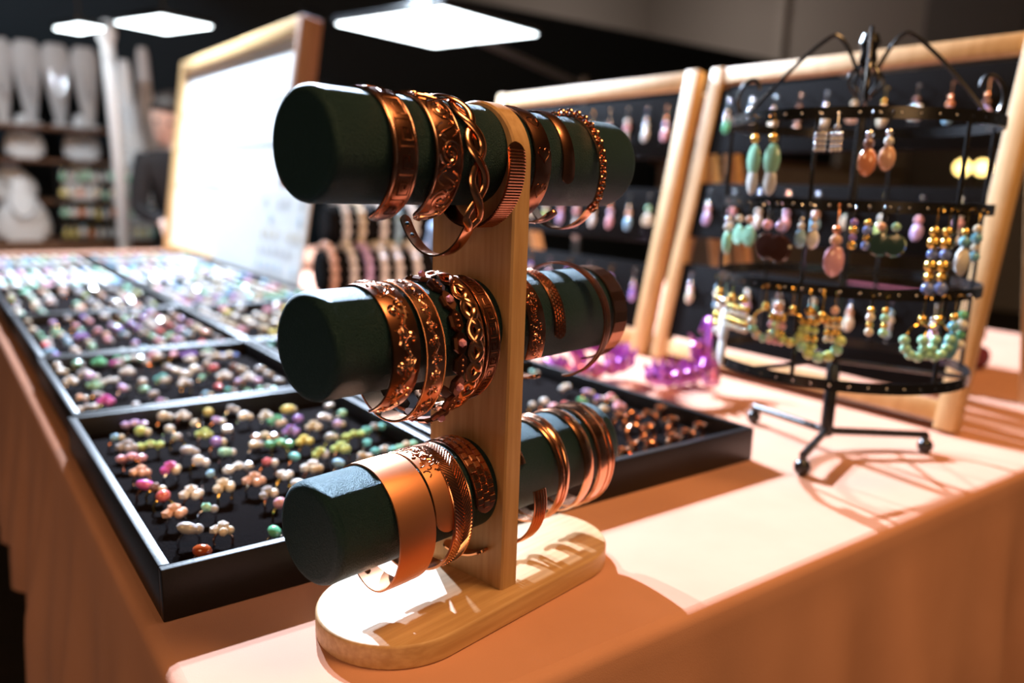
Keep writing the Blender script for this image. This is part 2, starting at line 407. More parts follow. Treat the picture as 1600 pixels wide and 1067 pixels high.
c = Cuff('ribbed_cuff', 'copper cuff with fine crosswise ribs and notched edges, standing forward against the bamboo upright', 0, -0.0215, 0.0430, 0.0440, 158, 338, 0.0078, dv=-0.0165, dz=-0.008, dome=0.05, yaw=-3, m=ANTIQ)
c.lines(ribs(c.L * 0.56, c.hw, 0.0021), 0.0008, 'rib', m=ANTIQ); c.magnets((0.075,), 0.002)
c = Cuff('heart_cuff', 'copper cuff engraved with heart outlines, just past the upright on the top roll', 0, 0.0272, 0.0400, 0.0430, -30, 262, 0.0088, dome=0.2, m=ANTIQ)
c.lines(hearts(c.L, c.hw), 0.0006, m=DARKCU)
c = Cuff('plain_slim_cuff', 'slim plain copper cuff with a pointed end resting on the top roll front', 0, 0.064, 0.0400, 0.0440, -130, 196, 0.0058, yaw=-7, dome=0.3, m=ANTIQ, taper=lambda f: 1.0 if f < 0.9 else 1.0 + (f - 0.9) * 1.5)
c.magnets((c.L - 0.006,), 0.0012)
c.lines([[(x * c.L, 0.003 * sin(x * 60)) for x in [i / 60 for i in range(0, 14)]]], 0.0004)
# chain cuff
c = Cuff('chain_cuff', 'copper cuff with round link chain front on the far half of the top roll', 0, 0.100, 0.0410, 0.0470, 60, 338, 0.0052, m=COPPER, taper=lambda f: 0.30 if f < 0.56 else 1.0, dome=0.1)
N = 30
for i in range(N):
    x = 0.002 + (c.L * 0.56) * i / (N - 1); q = c.S(x, 0.0, 0.0016); nn = c.nrm(c.phi(x)); tt = (c.S(min(x + 0.001, c.L), 0) - c.S(max(x - 0.001, 0), 0)).normalized()
    ax = nn if i % 2 else Vector((1, 0, 0)); bb = tt.cross(ax); mb = MB()
    mb.tube([q + tt * 0.0029 * cos(t) + bb * 0.0030 * sin(t) for t in [2 * pi * k / 12 for k in range(12)]], 0.0011, 6, loop=True)
    obj('chain_link', mb, COPPER, c.root)
# --- middle roll
c = Cuff('floral_cuff', 'wide copper cuff with deep embossed flower scrolls, nearest the open end of the middle roll', 1, -0.107, 0.0405, 0.0440, -35, 262, 0.0115, dome=0.2, m=mat('recessed_copper', (0.36, 0.15, 0.085), 0.28, 1.0))
c.lines(vine(c.L, c.hw), 0.0012); c.lines(scribble(c.L, c.hw, 0.004, 3), 0.0006)
c = Cuff('beaded_edge_cuff', 'slim copper cuff with beaded rims and tiny flowers, hanging low under the middle roll', 1, -0.083, 0.0430, 0.0500, 70, 338, 0.0085, dome=0.05, m=COPPER, n=96)
c.lines(vine(c.L, c.hw * 0.8), 0.0007); c.balls([(0.0011 * i, q * c.hw, 0.0006) for i in range(1, int(c.L / 0.0011)) for q in (-1, 1)], 'bead_rim', COPPER)
# gem link bracelet
c = Cuff('gem_link_bracelet', 'dark link bracelet with pink stones set in pointed links on the middle roll', 1, -0.0590, 0.0415, 0.0520, 40, 330, 0.0062, band=False)
N = 15
for i in range(N):
    x = c.L * (i + 0.5) / N; h = c.L / N * 0.56; up = c.nrm(c.phi(x)); M4 = []
    ring = [(-1, 0), (-0.45, -0.75), (0.45, -0.75), (1, 0), (0.45, 0.75), (-0.45, 0.75)]
    mb = MB(); mb.loft([[c.S(min(max(x + h * a, 0), c.L), 0.0080 * b * k, l) for a, b in ring] for k, l in ((1, -0.0008), (1, 0.0012), (0.72, 0.0026))])
    lk = obj('link', mb, DARKCU, c.root, angle=25)
    if i % 2 == 0:
        mb = MB(); mb.ico(c.S(x, 0, 0.0030), 0.0034, 1); obj('stone', mb, mat('pink_crystal', (0.75, 0.33, 0.48), 0.08, spec=0.8, coat=0.6), lk, angle=5)
    else:
        mb = MB()
        for q in (-1, 0, 1): mb.ball(c.S(x + q * h * 0.45, 0, 0.0026), 0.0011, 6, 5)
        obj('studs', mb, ANTIQ, lk)
c = Cuff('braided_cuff', 'copper cuff of three plaited strands between the gem links and slim Greek key cuff', 1, -0.0420, 0.0410, 0.0480, 60, 300, 0.0075, band=False)
for k in range(3): strand(c, k, 3, 0.0050, 0.044, 0.0038, m=COPPER, flat=0.55, h=0.0016, lift=0.0014)
c = Cuff('slim_greek_key_cuff', 'slim copper cuff with fine Greek key band beside the upright on the middle roll', 1, -0.0235, 0.0410, 0.0475, 20, 300, 0.0072, dome=0.05, m=ANTIQ)
c.lines(greek(c.L, c.hw, 0.52), 0.0005, m=DARKCU); c.lines(edges(c.L, c.hw, (-0.85, 0.85)), 0.0006, 'edge_line')  # key lines again darkened to paint in their shading
c = Cuff('engraved_cuff', 'copper cuff with engraved scratch pattern and square end beside the upright, middle roll far half', 1, 0.0280, 0.0400, 0.0450, -80, 205, 0.0095, dome=0.1, ends='flat', m=ANTIQ)
c.lines(scribble(c.L, c.hw, 0.0012, 5), 0.00045)
c = Cuff('hammered_cuff', 'narrow copper cuff with rows of small hammered dashes ending on the middle roll front', 1, 0.0600, 0.0398, 0.0450, -115, 188, 0.0066, dome=0.2, m=ANTIQ, yaw=-4)
c.lines([[(x, y), (x + 0.0022, y)] for i in range(int(c.L / 0.0034)) for k, y in enumerate((-0.004, -0.0014, 0.0014, 0.004)) for x in [i * 0.0034 + 0.0017 * (k % 2)]], 0.0010)
c = Cuff('loose_tilted_cuff', 'thin polished copper cuff leaning loosely and standing above the middle roll', 1, 0.0985, 0.0480, 0.0500, 20, 262, 0.0055, dv=-0.004, dz=-0.006, yaw=10, roll=0, dome=0.1, m=DARKCU)
c.lines(edges(c.L, c.hw, (-0.5, 0.0, 0.5)), 0.0004, 'edge_line', m=ANTIQ)
c = Cuff('faceted_cuff', 'polished copper cuff with broad facets at the far end of the middle roll', 1, 0.1420, 0.0405, 0.0420, -20, 262, 0.0095, dome=0.0, ends='flat', n=22, m=ANTIQ, facet=True)
# --- bottom roll
c = Cuff('wide_satin_cuff', 'wide plain satin copper cuff, nearest the open end of the bottom roll', 2, -0.0965, 0.0420, 0.0480, 40, 305, 0.0165, dome=0.05, m=SATIN, taper=lambda f: 1.0 if f < 0.72 else 1.0 - (f - 0.72) * 1.9, n=96)
c.magnets((c.L - 0.008,), 0.0025)
c = Cuff('engraved_disc_end_cuff', 'wide engraved copper cuff with plain rounded end beside the satin cuff', 2, -0.0650, 0.0400, 0.0450, -110, 188, 0.0125, dome=0.1, m=SATIN)
c.lines([p for p in scribble(c.L * 0.80, c.hw, 0.0011, 9)], 0.0006)
c = Cuff('woven_cuff', 'copper cuff with stamped chevron weave and plain tips hanging under the bottom roll', 2, -0.0520, 0.0420, 0.0475, 70, 318, 0.0098, dome=0.1, m=ANTIQ)
c.lines(chevrons(c.L * 0.66, c.hw, 0.0028), 0.0007); c.lines(edges(c.L * 0.8, c.hw, (-0.92, 0.92)), 0.0006, 'edge_line')
# watch band cuff
c = Cuff('link_pattern_cuff', 'copper cuff with watch strap style brick links beside the upright on the bottom roll', 2, -0.0260, 0.0405, 0.0460, -65, 182, 0.0105, dome=0.0, m=ANTIQ)
i = 0; stp = 0.0062
while i * stp < c.L - 0.008:
    for k in range(3):
        x = 0.004 + i * stp + (stp / 2 if k == 1 else 0); y = (k - 1) * 0.0064
        if x + stp < c.L:
            a_, b_ = stp * 0.45, 0.0029
            mb = MB(); mb.loft([[c.S(x + a_ * q * kk, y + b_ * w_ * kk, l) for q, w_ in ((-1, -1), (1, -1), (1, 1), (-1, 1))] for kk, l in ((1, -0.0004), (1, 0.0006), (0.72, 0.0015))])
            obj('link_plate', mb, COPPER, c.root, angle=25)
    i += 1
c = Cuff('leaf_tip_cuff', 'narrow copper cuff with leaf shaped tip poking out low beside the upright', 2, -0.0150, 0.0440, 0.0460, 232, 292, 0.0066, dv=-0.002, dz=-0.012, dome=0.3, m=COPPER, yaw=4)
c.lines(scribble(c.L * 0.5, c.hw, 0.002, 4), 0.0006)
c = Cuff('slender_end_cuff', 'slender copper cuff with blunt end just past the upright on the bottom roll', 2, 0.0215, 0.0400, 0.0440, 20, 150, 0.0042, dome=0.3, m=COPPER, ends='flat')
c = Cuff('wire_bundle_cuff', 'copper cuff of parallel round wires standing forward below the bottom roll', 2, 0.0230, 0.0480, 0.0440, 163, 262, 0.0072, dv=-0.006, dz=-0.014, band=False)
for k in range(5):
    y = (k - 2) * 0.0031; mb = MB(); mb.tube([c.S(c.L * i / 30, y, 0) for i in range(31)], 0.00125, 8); obj('wire', mb, COPPER, c.root)
for sname, s, dz_, lb in (('thin', 0.0640, 0.0, 'first'), ('thin', 0.0760, -0.001, 'second')):
    c = Cuff('thin_crossed_bangle', 'thin domed copper bangle, %s of the crossed pair in the middle of the bottom roll' % lb, 2, s, 0.0410, 0.0460, 60, 318, 0.0042, dome=0.5, yaw=(5 if lb == 'first' else -5), m=COPPER)
    c.lines(edges(c.L, c.hw, (0.0,)), 0.0006, 'edge_line', m=COPPER)
c = Cuff('polished_slim_cuff', 'slim polished copper cuff between the crossed bangles and the grooved cuff', 2, 0.1050, 0.0415, 0.0465, 50, 322, 0.0062, dome=0.35, m=COPPER)
c = Cuff('grooved_wide_cuff', 'wide copper cuff with a raised edge ridge at the far end of the bottom roll', 2, 0.1310, 0.0415, 0.0470, 40, 322, 0.0125, dome=0.12, m=COPPER)
c.lines(edges(c.L, c.hw, (-0.8, 0.25, 0.8)), 0.0009, 'ridge', m=COPPER)

# ------------------------------------------------------------------ ring trays
TH = 0.044; WT = 0.009; LINE = 0.020
ROWS = [(0.606, 1.080), (1.087, 1.462), (1.469, 1.930), (1.937, 2.400), (2.407, 2.870), (2.877, 3.340)]
COLS = [(0.128, 0.470), (0.477, 0.848)]
ORD = ['first', 'second', 'third', 'fourth', 'fifth', 'sixth', 'seventh', 'eighth', 'ninth', 'tenth', 'eleventh', 'twelfth', 'thirteenth', 'fourteenth', 'fifteenth', 'sixteenth']
TRAYNAME = {}
lining_mesh = {}
for r, (y0, y1) in enumerate(ROWS):
    for q, (x0, x1) in enumerate(COLS):
        side = 'left' if q == 0 else 'right'
        nm = ('front ' + side + ' tray') if r == 0 else ('%s tray of the %s column' % (ORD[r], side))
        TRAYNAME[(r, q)] = nm
        dx = (-0.004, 0.003, 0.006, 0.004, 0.008, 0.01)[r] if q == 0 else (0, 0.002, -0.003, 0.002, 0, 0)[r]
        t = empty('ring_tray', ((x0 + x1) / 2 + dx, (y0 + y1) / 2, 0), label='shallow black wooden ring tray, the ' + nm, cat='tray', group='black ring trays on the table')
        hx, hy = (x1 - x0) / 2, (y1 - y0) / 2
        for lo, hi in (((-hx, -hy, 0), (hx, -hy + WT, TH)), ((-hx, hy - WT, 0), (hx, hy, TH)), ((-hx, -hy + WT, 0), (-hx + WT, hy - WT, TH)), ((hx - WT, -hy + WT, 0), (hx, hy - WT, TH))):
            obj('wall', MB().box(lo, hi, 0.0012), blackwood, t)
        obj('bottom', MB().box((-hx + WT, -hy + WT, 0.001), (hx - WT, hy - WT, 0.005)), blackwood, t, smooth=False)
        obj('lining', MB().box((-hx + WT + 0.001, -hy + WT + 0.001, 0.005), (hx - WT - 0.001, hy - WT - 0.001, LINE), 0.003), lining_m, t)

# ring meshes: one band and stones of several cuts, shared
def band_mesh(m, key):
    return MB().torus((0, 0, 0), 0.0088, 0.0012, 'Y', 16, 5).mesh('band_' + key, m)
BAND = {'silver': band_mesh(SILVER, 'silver'), 'gold': band_mesh(GOLD, 'gold'), 'copper': band_mesh(COPPER, 'copper'), 'broad': MB().torus((0, 0, 0.003), 0.0095, 0.0026, 'Y', 18, 8).mesh('band_broad', COPPER)}
STONE = {}
def stone(shape, col):
    k = (shape, col)
    if k in STONE: return STONE[k]
    mb = MB()
    if shape == 'round': mb.ico((0, 0, 0), 0.0068, 2, (1, 1, 0.85))
    elif shape == 'oval': mb.ico((0, 0, 0), 0.0074, 2, (1.25, 0.85, 0.7))
    elif shape == 'chip': mb.ico((0, 0, 0), 0.0062, 1, (1.1, 0.9, 0.8), 0.4)
    elif shape == 'square': mb.box((-0.0065, -0.0065, -0.004), (0.0065, 0.0065, 0.004), 0.0022, 1)
    elif shape == 'bead': mb.ico((0, 0, 0), 0.0045, 2)
    STONE[k] = mb.mesh('stone', GEM[col], True, 25); return STONE[k]
wirewrap = MB().torus((0, 0, 0), 0.0052, 0.0012, 'Z', 12, 5).mesh('wrap', COPPER)
SHAPEWORD = {'round': 'round', 'oval': 'oval', 'chip': 'rough', 'square': 'square', 'cluster': 'cluster', 'wide': 'wide', 'band': 'plain'}
RINGS = 0
def ring(x, y, col, shape, metal='silver', rz=None, col2=None, scale=1.0, label=None, group=None):
    global RINGS; RINGS += 1
    rz = random.uniform(-0.5, 0.5) if rz is None else rz
    e = empty('ring', (x, y, LINE + 0.0035), rz, label=label, cat='ring', group=group); e.scale = (scale,) * 3
    e.rotation_euler[0] = random.uniform(-0.2, 0.2)
    link('band', BAND[metal], e)
    top = 0.0098
    if shape == 'cluster':
        for k, (dx, dy, dz) in enumerate(((-0.0065, 0.001, 0.001), (0.0062, -0.001, 0.0), (0.0, 0.002, 0.0045), (0.001, -0.006, 0.0005))):
            link('stone', stone('bead' if k % 2 else 'chip', (col, col2 or col)[k % 2]), e, (dx, dy, top + dz), (0, 0, k))
    elif shape == 'wide':
        for k in (-1, 0, 1): link('stone', stone('chip', (col2 or col) if k == 0 else col), e, (k * 0.0105, 0, top + 0.002 - abs(k) * 0.002), (0, 0.2 * k, k))
    elif shape == 'band': link('rim', wirewrap, e, (0, 0, 0.0145), (0, 0, 0))
    else:
        link('stone', stone(shape, col), e, (0, 0, top + 0.002), (random.uniform(-0.3, 0.3), random.uniform(-0.3, 0.3), random.uniform(0, 3)))
        if col2: link('stone', stone('bead', col2), e, (0.0075, -0.002, top))
    return e
W_ = 'white'
def crop(lst, s, ox, oy): return [(ox + a / s, oy + b / s, c, sh) for a, b, c, sh in lst]
L1 = crop([(222, 232, 'skyblue', 'chip'), (280, 275, 'grey', 'cluster'), (310, 172, 'lilac', 'wide'), (335, 212, 'lime', 'round'), (378, 262, 'lime', 'wide'), (428, 140, 'cream', 'round'), (462, 198, W_, 'round'), (495, 232, W_, 'oval'), (520, 130, W_, 'cluster'),
  (295, 322, 'pink', 'wide'), (338, 382, 'peach', 'cluster'), (467, 368, 'magenta', 'cluster'), (548, 290, 'grey', 'oval'), (590, 338, W_, 'round'), (358, 445, 'magenta', 'oval'), (398, 452, 'brown', 'chip'), (435, 495, 'red', 'round'), (490, 560, 'peach', 'cluster'), (545, 640, 'grey', 'oval'), (608, 727, 'amber', 'oval'),
  (562, 478, W_, 'cluster'), (625, 535, 'mint', 'chip'), (697, 632, W_, 'cluster'), (705, 450, 'cream', 'cluster'), (640, 395, 'skyblue', 'chip'), (768, 365, W_, 'wide'), (710, 300, 'mint', 'square'), (668, 255, 'violet', 'bead'), (715, 195, W_, 'square'), (632, 125, 'yellow', 'round'), (668, 160, 'lilac', 'chip'), (575, 172, 'cream', 'chip'), (618, 215, 'lime', 'cluster'), (733, 108, 'grey', 'round'), (785, 140, W_, 'oval'),
  (832, 265, 'cream', 'oval'), (882, 228, 'peach', 'wide'), (885, 135, W_, 'cluster'), (938, 165, 'green', 'cluster'), (945, 262, 'green', 'wide'), (838, 420, 'peach', 'cluster'), (893, 345, 'red', 'chip'), (960, 400, W_, 'chip'), (905, 475, 'grey', 'cluster'), (945, 520, 'pink', 'round'), (925, 645, 'green', 'oval')], 2.808, 100, 600)
L1 += crop([(50, 240, 'yellow', 'oval'), (155, 330, 'violet', 'round'), (90, 430, 'violet', 'cluster'), (300, 385, 'cream', 'cluster'), (380, 300, W_, 'oval'), (440, 195, W_, 'oval'), (515, 370, 'lilac', 'round'), (440, 490, 'grey', 'round'), (665, 465, 'lime', 'wide'), (225, 525, 'yellow', 'cluster'), (360, 635, 'lime', 'cluster'), (555, 595, 'lime', 'cluster'), (800, 550, 'teal', 'chip'), (950, 600, 'teal', 'wide'), (1155, 570, 'mint', 'wide'), (740, 670, 'cream', 'chip'), (535, 725, 'skyblue', 'oval'), (290, 780, W_, 'cluster'), (115, 665, 'teal', 'oval'), (30, 850, W_, 'chip'), (850, 400, 'teal', 'wide'), (560, 270, 'mint', 'round'), (150, 925, W_, 'oval')], 5.927, 440, 600)
R1 = crop([(130, 460, 'teal', 'chip'), (260, 515, W_, 'wide'), (350, 540, 'lilac', 'oval'), (390, 562, 'violet', 'chip'), (445, 560, 'red', 'cluster'), (325, 575, 'green', 'oval'), (415, 605, 'cream', 'round'), (475, 595, 'pink', 'cluster'), (130, 590, W_, 'chip'), (180, 580, W_, 'round'), (255, 585, 'red', 'chip'), (215, 598, 'pink', 'oval')], 2.54, 780, 400)
R1 += [(a, b, 'copper', 'band') for a, b, _, _ in crop([(475, 645, 0, 0), (525, 640, 0, 0), (585, 635, 0, 0), (640, 620, 0, 0), (540, 685, 0, 0), (600, 695, 0, 0), (685, 665, 0, 0), (680, 735, 0, 0), (735, 710, 0, 0), (790, 690, 0, 0), (535, 760, 0, 0), (605, 760, 0, 0), (490, 790, 0, 0)], 2.54, 780, 400)]
L2 = crop([(270, 655, W_, 'round'), (295, 700, W_, 'oval'), (350, 750, W_, 'cluster'), (350, 625, 'mint', 'oval'), (385, 660, 'mint', 'chip'), (425, 710, 'grey', 'cluster'), (475, 770, 'mint', 'cluster'), (375, 835, 'peach', 'chip'), (425, 880, W_, 'wide'), (500, 660, 'green', 'cluster'), (455, 735, 'lilac', 'round'), (530, 850, 'magenta', 'cluster'), (548, 608, 'green', 'oval'), (585, 660, 'magenta', 'cluster'), (632, 605, 'mint', 'wide'), (545, 745, W_, 'wide'), (640, 705, W_, 'cluster'), (610, 785, 'lilac', 'oval'), (710, 752, W_, 'round'), (720, 795, 'mint', 'oval'), (765, 812, 'grey', 'oval'), (740, 600, 'pink', 'cluster'), (785, 630, W_, 'oval'), (730, 660, W_, 'chip'), (815, 740, 'teal', 'cluster'), (860, 615, 'pink', 'oval'), (895, 580, 'violet', 'wide'), (835, 680, 'grey', 'round'), (880, 700, 'cream', 'oval'), (920, 715, W_, 'round'), (930, 765, W_, 'cluster'), (955, 640, W_, 'cluster'), (970, 695, 'cream', 'oval'), (975, 565, 'green', 'oval'), (1012, 590, W_, 'wide'), (1010, 735, 'mint', 'chip'), (1065, 685, 'red', 'oval'), (1085, 630, W_, 'wide'), (1090, 780, 'red', 'oval'), (1125, 730, W_, 'cluster'), (1025, 820, 'skyblue', 'chip'), (1140, 805, 'teal', 'chip'), (1145, 625, 'blue', 'wide'), (1165, 680, 'brown', 'round'), (1205, 690, 'cream', 'round'), (1190, 755, 'lilac', 'chip'), (1245, 735, W_, 'cluster'), (1290, 690, 'grey', 'oval'), (1290, 750, 'lilac', 'round'), (1335, 715, W_, 'oval'), (1382, 745, 'grey', 'oval'), (1335, 785, 'mint', 'wide'), (450, 605, W_, 'oval'), (680, 868, 'grey', 'oval'), (800, 850, 'lilac', 'chip'), (1240, 803, 'mint', 'chip'), (480, 815, 'grey', 'chip'), (1030, 665, W_, 'chip')], 3.2, 0, 360)
def place(lst, r, q):
    (x0, x1), (y0, y1) = COLS[q], ROWS[r]; it = []
    for px, py, col, sh in lst:
        p = gz(px, py, LINE + 0.015); it.append([min(max(p.x, x0 + 0.028), x1 - 0.028), min(max(p.y, y0 + 0.026), y1 - 0.026), col, sh])
    labelled(it, r, q)
def labelled(it, r, q):
    y0 = ROWS[r][0]; rows = {}
    for i in it: rows.setdefault(int((i[1] - y0) / 0.045), []).append(i)
    for rk, (kk, row) in enumerate(sorted(rows.items())):
        row.sort(key=lambda i: i[0])
        for n, (x, y, col, sh) in enumerate(row):
            if sh == 'bead': sh = 'round'
            w_ = 'copper band' if col == 'copper' else col + ' ' + SHAPEWORD[sh] + ' stone'
            tn = TRAYNAME[(r, q)] if r == 0 else '%s %s-hand tray' % (ORD[r], ('left', 'right')[q])
            lb = '%s ring, %s from left in %s row of the %s' % (w_, ORD[min(n, 15)], ORD[min(rk, 15)], tn)
            mt = 'broad' if col == 'copper' else random.choice(('silver', 'silver', 'copper', 'gold'))
            c2 = random.choice((None, None, W_, 'cream', 'grey')) if sh not in ('band',) else None
            ring(x, y, 'white' if col == 'copper' else col, sh, mt, col2=c2, scale=random.uniform(0.9, 1.1) * (1.25 if col == 'copper' else 1), label=lb, group='rings in the ' + TRAYNAME[(r, q)])
place(L1, 0, 0); place(R1, 0, 1); place(L2, 1, 0)
PAL = {(2, 0): ['white', 'pink', 'lilac', 'peach', 'cream', 'skyblue', 'violet', 'red', 'mint', 'grey'], (1, 1): ['white', 'white', 'skyblue', 'white', 'teal', 'lilac', 'pink', 'cream'],
       (3, 0): ['cream', 'grey', 'mint', 'cream', 'peach', 'white', 'lime', 'grey'], (2, 1): ['white', 'cream', 'yellow', 'white', 'pink'], 'x': ['white', 'white', 'skyblue', 'cream', 'lilac', 'mint', 'pink', 'white']}
def grid(r, q, nx, ny, skip=0.08):
    (x0, x1), (y0, y1) = COLS[q], ROWS[r]; pal = PAL.get((r, q), PAL['x']); it = []
    for j in range(ny):
        for i in range(nx):
            if random.random() < skip: continue
            it.append([x0 + 0.032 + (x1 - x0 - 0.064) * i / (nx - 1) + random.uniform(-0.004, 0.004), y0 + 0.032 + (y1 - y0 - 0.064) * (j + 0.02) / (ny - 1) + random.uniform(-0.003, 0.003),
                       random.choice(pal), random.choice(('round', 'oval', 'chip', 'cluster', 'round'))])
    return it
labelled(grid(2, 0, 9, 8), 2, 0); labelled(grid(1, 1, 7, 6), 1, 1)
g = grid(3, 0, 8, 7); NL4 = max(0, 299 - RINGS); labelled(g[:NL4], 3, 0)
LEFT4 = g[NL4:]
for (r, q), (nx, ny) in {(3, 0): (0, 0), (2, 1): (8, 8), (3, 1): (8, 8), (4, 0): (9, 8), (4, 1): (9, 8), (5, 0): (10, 8), (5, 1): (10, 8)}.items():
    e = empty('ring_rows', (0, 0, 0), label=('rearmost' if not nx else 'crowded') + ' rows of pale glittering rings in the ' + TRAYNAME[(r, q)], cat='rings', kind='stuff')
    by = {}
    for x, y, col, sh in (grid(r, q, nx, ny, 0.03) if nx else LEFT4): by.setdefault(col, []).append((x, y))
    for col, pts in by.items():
        mb = MB()
        for x, y in pts:
            mb.ico((x, y, LINE + 0.015), 0.0095, 1, (1.2, 0.9, 0.8), random.uniform(0, 3)); mb.ico((x + 0.008, y, LINE + 0.013), 0.006, 1)
        tag(obj('ring_stones', mb, GEM[col], e, angle=10), kind='stuff')
    mb = MB()
    for pts in by.values():
        for x, y in pts: mb.torus((x, y, LINE + 0.004), 0.009, 0.0012, 'Y', 10, 4)
    tag(obj('ring_bands', mb, SILVER, e), kind='stuff')

# ------------------------------------------------------------------ earrings
def hook(mb, h=0.016, r=0.0007):
    mb.tube([(0, 0.004 * cos(a) - 0.004, 0.004 * sin(a)) for a in [pi - pi * 1.15 * i / 8 for i in range(9)]] + [(0, 0, -h)], r, 5); return mb
EM = {}
def epart(key, build):
    if key not in EM: EM[key] = build()
    return EM[key]
def earring(loc, rz, kind, cols, metal, label, group, scale=1.0):
    mm = {'gold': GOLD, 'silver': SILVER, 'copper': COPPER}[metal]
    e = empty('earring', loc, rz, label=label, cat='earring', group=group); e.scale = (scale,) * 3
    link('hook', epart(('hook', metal), lambda: hook(MB()).mesh('hook', mm)), e)
    z = -0.018
    def bead(c, r, zz, sc=(1, 1, 1), sub=2, nm='bead', x=0):
        m_ = GEM[c] if c in GEM else {'gold': GOLD, 'silver': SILVER, 'copper': COPPER}[c]
        link(nm, epart((nm, c, r, sc, sub), lambda: MB().ico((0, 0, 0), r, sub, sc).mesh(nm, m_, True, 25)), e, (x, 0, zz))
    if kind == 'beads':
        for k, c in enumerate(cols * 2): bead(c, 0.0050 + 0.0012 * (k % 2), z); z -= 0.0105
    elif kind == 'drop':
        bead(metal, 0.004, z); bead(cols[0], 0.0052, z - 0.009); bead(cols[-1], 0.0105, z - 0.027, (0.85, 0.5, 1.35), 2, 'drop')
    elif kind == 'disc':
        bead(cols[0], 0.005, z)
        link('disc', epart(('disc', cols[-1]), lambda: MB().lathe([(0.0001, -0.003), (0.011, -0.002), (0.013, 0), (0.011, 0.002), (0.0001, 0.003)], 20, Matrix.Rotation(pi / 2, 4, 'X')).mesh('disc', GEM[cols[-1]])), e, (0, 0, z - 0.020))
    elif kind == 'leaf':
        bead(metal, 0.0045, z); bead(cols[0], 0.013, z - 0.020, (0.75, 0.2, 1.2), 2, 'leaf'); bead(cols[-1], 0.011, z - 0.040, (0.7, 0.2, 1.2), 2, 'leaf')
    elif kind == 'loop':
        bead(metal, 0.004, z)
        link('hoop', epart(('hoop', metal), lambda: MB().torus((0, 0, 0), 0.014, 0.0011, 'Y', 24, 6).mesh('hoop', mm)), e, (0, 0, z - 0.018))
        for k in range(7):
            a = pi + pi * k / 6; bead(cols[k % len(cols)], 0.0046, z - 0.018 + 0.015 * sin(a), x=0.015 * cos(a))
    elif kind == 'tassel':
        bead(cols[0], 0.005, z)
        for k in (-1, 0, 1):
            for j in range(4): bead((metal, cols[-1])[j % 2], 0.0036, z - 0.010 - 0.008 * j, x=k * 0.0062)
    return e

# --- rotating earring tree
TC = Vector((0.965, 0.575, 0)); TR = 0.157
tree = empty('earring_tree', TC, 0, label='black wire earring carousel with four perforated rings on a tripod foot', cat='earring stand')
mb = MB().tube([(0, 0, 0.022), (0, 0, 0.525)], 0.0052, 12); obj('pole', mb, blackmetal, tree)
obj('pole_sleeve', MB().lathe([(0.0085, 0.024), (0.0085, 0.12), (0.006, 0.124)], 14), blackmetal, tree)
for k, (fx, fy) in enumerate(((0.856, 0.537), (1.084, 0.498), (0.992, 0.712))):
    d = Vector((fx, fy, 0)) - TC; d = Vector((d.x, d.y, 0)); e2 = d.normalized() * d.length
    lg = obj('leg', MB().tube([(0, 0, 0.030), (e2.x, e2.y, 0.026)], 0.0052, 10), blackmetal, tree)
    mb = MB(); mb.ball((e2.x, e2.y, 0.0105), 0.0105, 14, 10); mb.tube([(e2.x, e2.y, 0.012), (e2.x, e2.y, 0.027)], 0.0045, 8); obj('foot_ball', mb, blackmetal, lg)
RZ = (0.128, 0.236, 0.332, 0.432)
for z in RZ:
    mb = MB(); n = 96
    mb.loft([[Vector((R_ * cos(2 * pi * k / n), R_ * sin(2 * pi * k / n), z + dz)) for k in range(n)] for R_, dz in ((TR, -0.0065), (TR + 0.0016, -0.0065), (TR + 0.0016, 0.0065), (TR, 0.0065))], cap=False, loop=True)
    rg = obj('perforated_ring', mb, blackmetal, tree)
    mb = MB()
    for k in range(48):
        a = 2 * pi * k / 48; mb.lathe([(0.0018, 0), (0.0010, 0.0004)], 8, Matrix.Translation((TR * cos(a) + 0.0015 * cos(a), TR * sin(a) + 0.0015 * sin(a), z)) @ Matrix.Rotation(a, 4, 'Z') @ Matrix.Rotation(pi / 2, 4, 'Y'))
    obj('eyelets', mb, SILVER, rg)
for k in range(6):
    a = k * pi / 3 + 0.25
    obj('upright_wire', MB().tube([(TR * cos(a), TR * sin(a), RZ[0]), (TR * cos(a), TR * sin(a), RZ[3])], 0.0026, 8), blackmetal, tree)
for z in (RZ[0],):
    for k in range(3):
        a = k * 2 * pi / 3 + 0.9; obj('spoke', MB().tube([(0, 0, z), (TR * cos(a), TR * sin(a), z)], 0.0030, 8), blackmetal, tree)
for k in range(4):
    a = k * pi / 2 + 0.55; pts = []
    for q in range(41):
        f = q / 40
        if f < 0.35: g_ = f / 0.35; r_ = 0.008 + 0.034 * g_; z = 0.490 + 0.050 * sin(pi * 0.5 * g_)
        elif f < 0.75: g_ = (f - 0.35) / 0.4; r_ = 0.042 + 0.098 * g_; z = 0.540 - 0.099 * g_ ** 1.25
        else: g_ = (f - 0.75) / 0.25; r_ = 0.140 + 0.013 * sin(pi * g_ * 1.5); z = 0.441 + 0.024 * (1 - cos(pi * 1.35 * g_))
        pts.append((r_ * cos(a), r_ * sin(a), z))
    obj('scroll_arm', MB().tube(pts, 0.0026, 8), blackmetal, tree)
    pts = [((0.008 + 0.016 * sin(pi * q / 20)) * cos(a + 0.6), (0.008 + 0.016 * sin(pi * q / 20)) * sin(a + 0.6), 0.505 - 0.040 * q / 20) for q in range(21)]
    obj('small_scroll', MB().tube(pts, 0.0022, 8), blackmetal, tree)
obj('finial', MB().lathe([(0.007, 0.50), (0.011, 0.508), (0.009, 0.52), (0.013, 0.530), (0.009, 0.540), (0.0001, 0.543)], 16), blackmetal, tree)
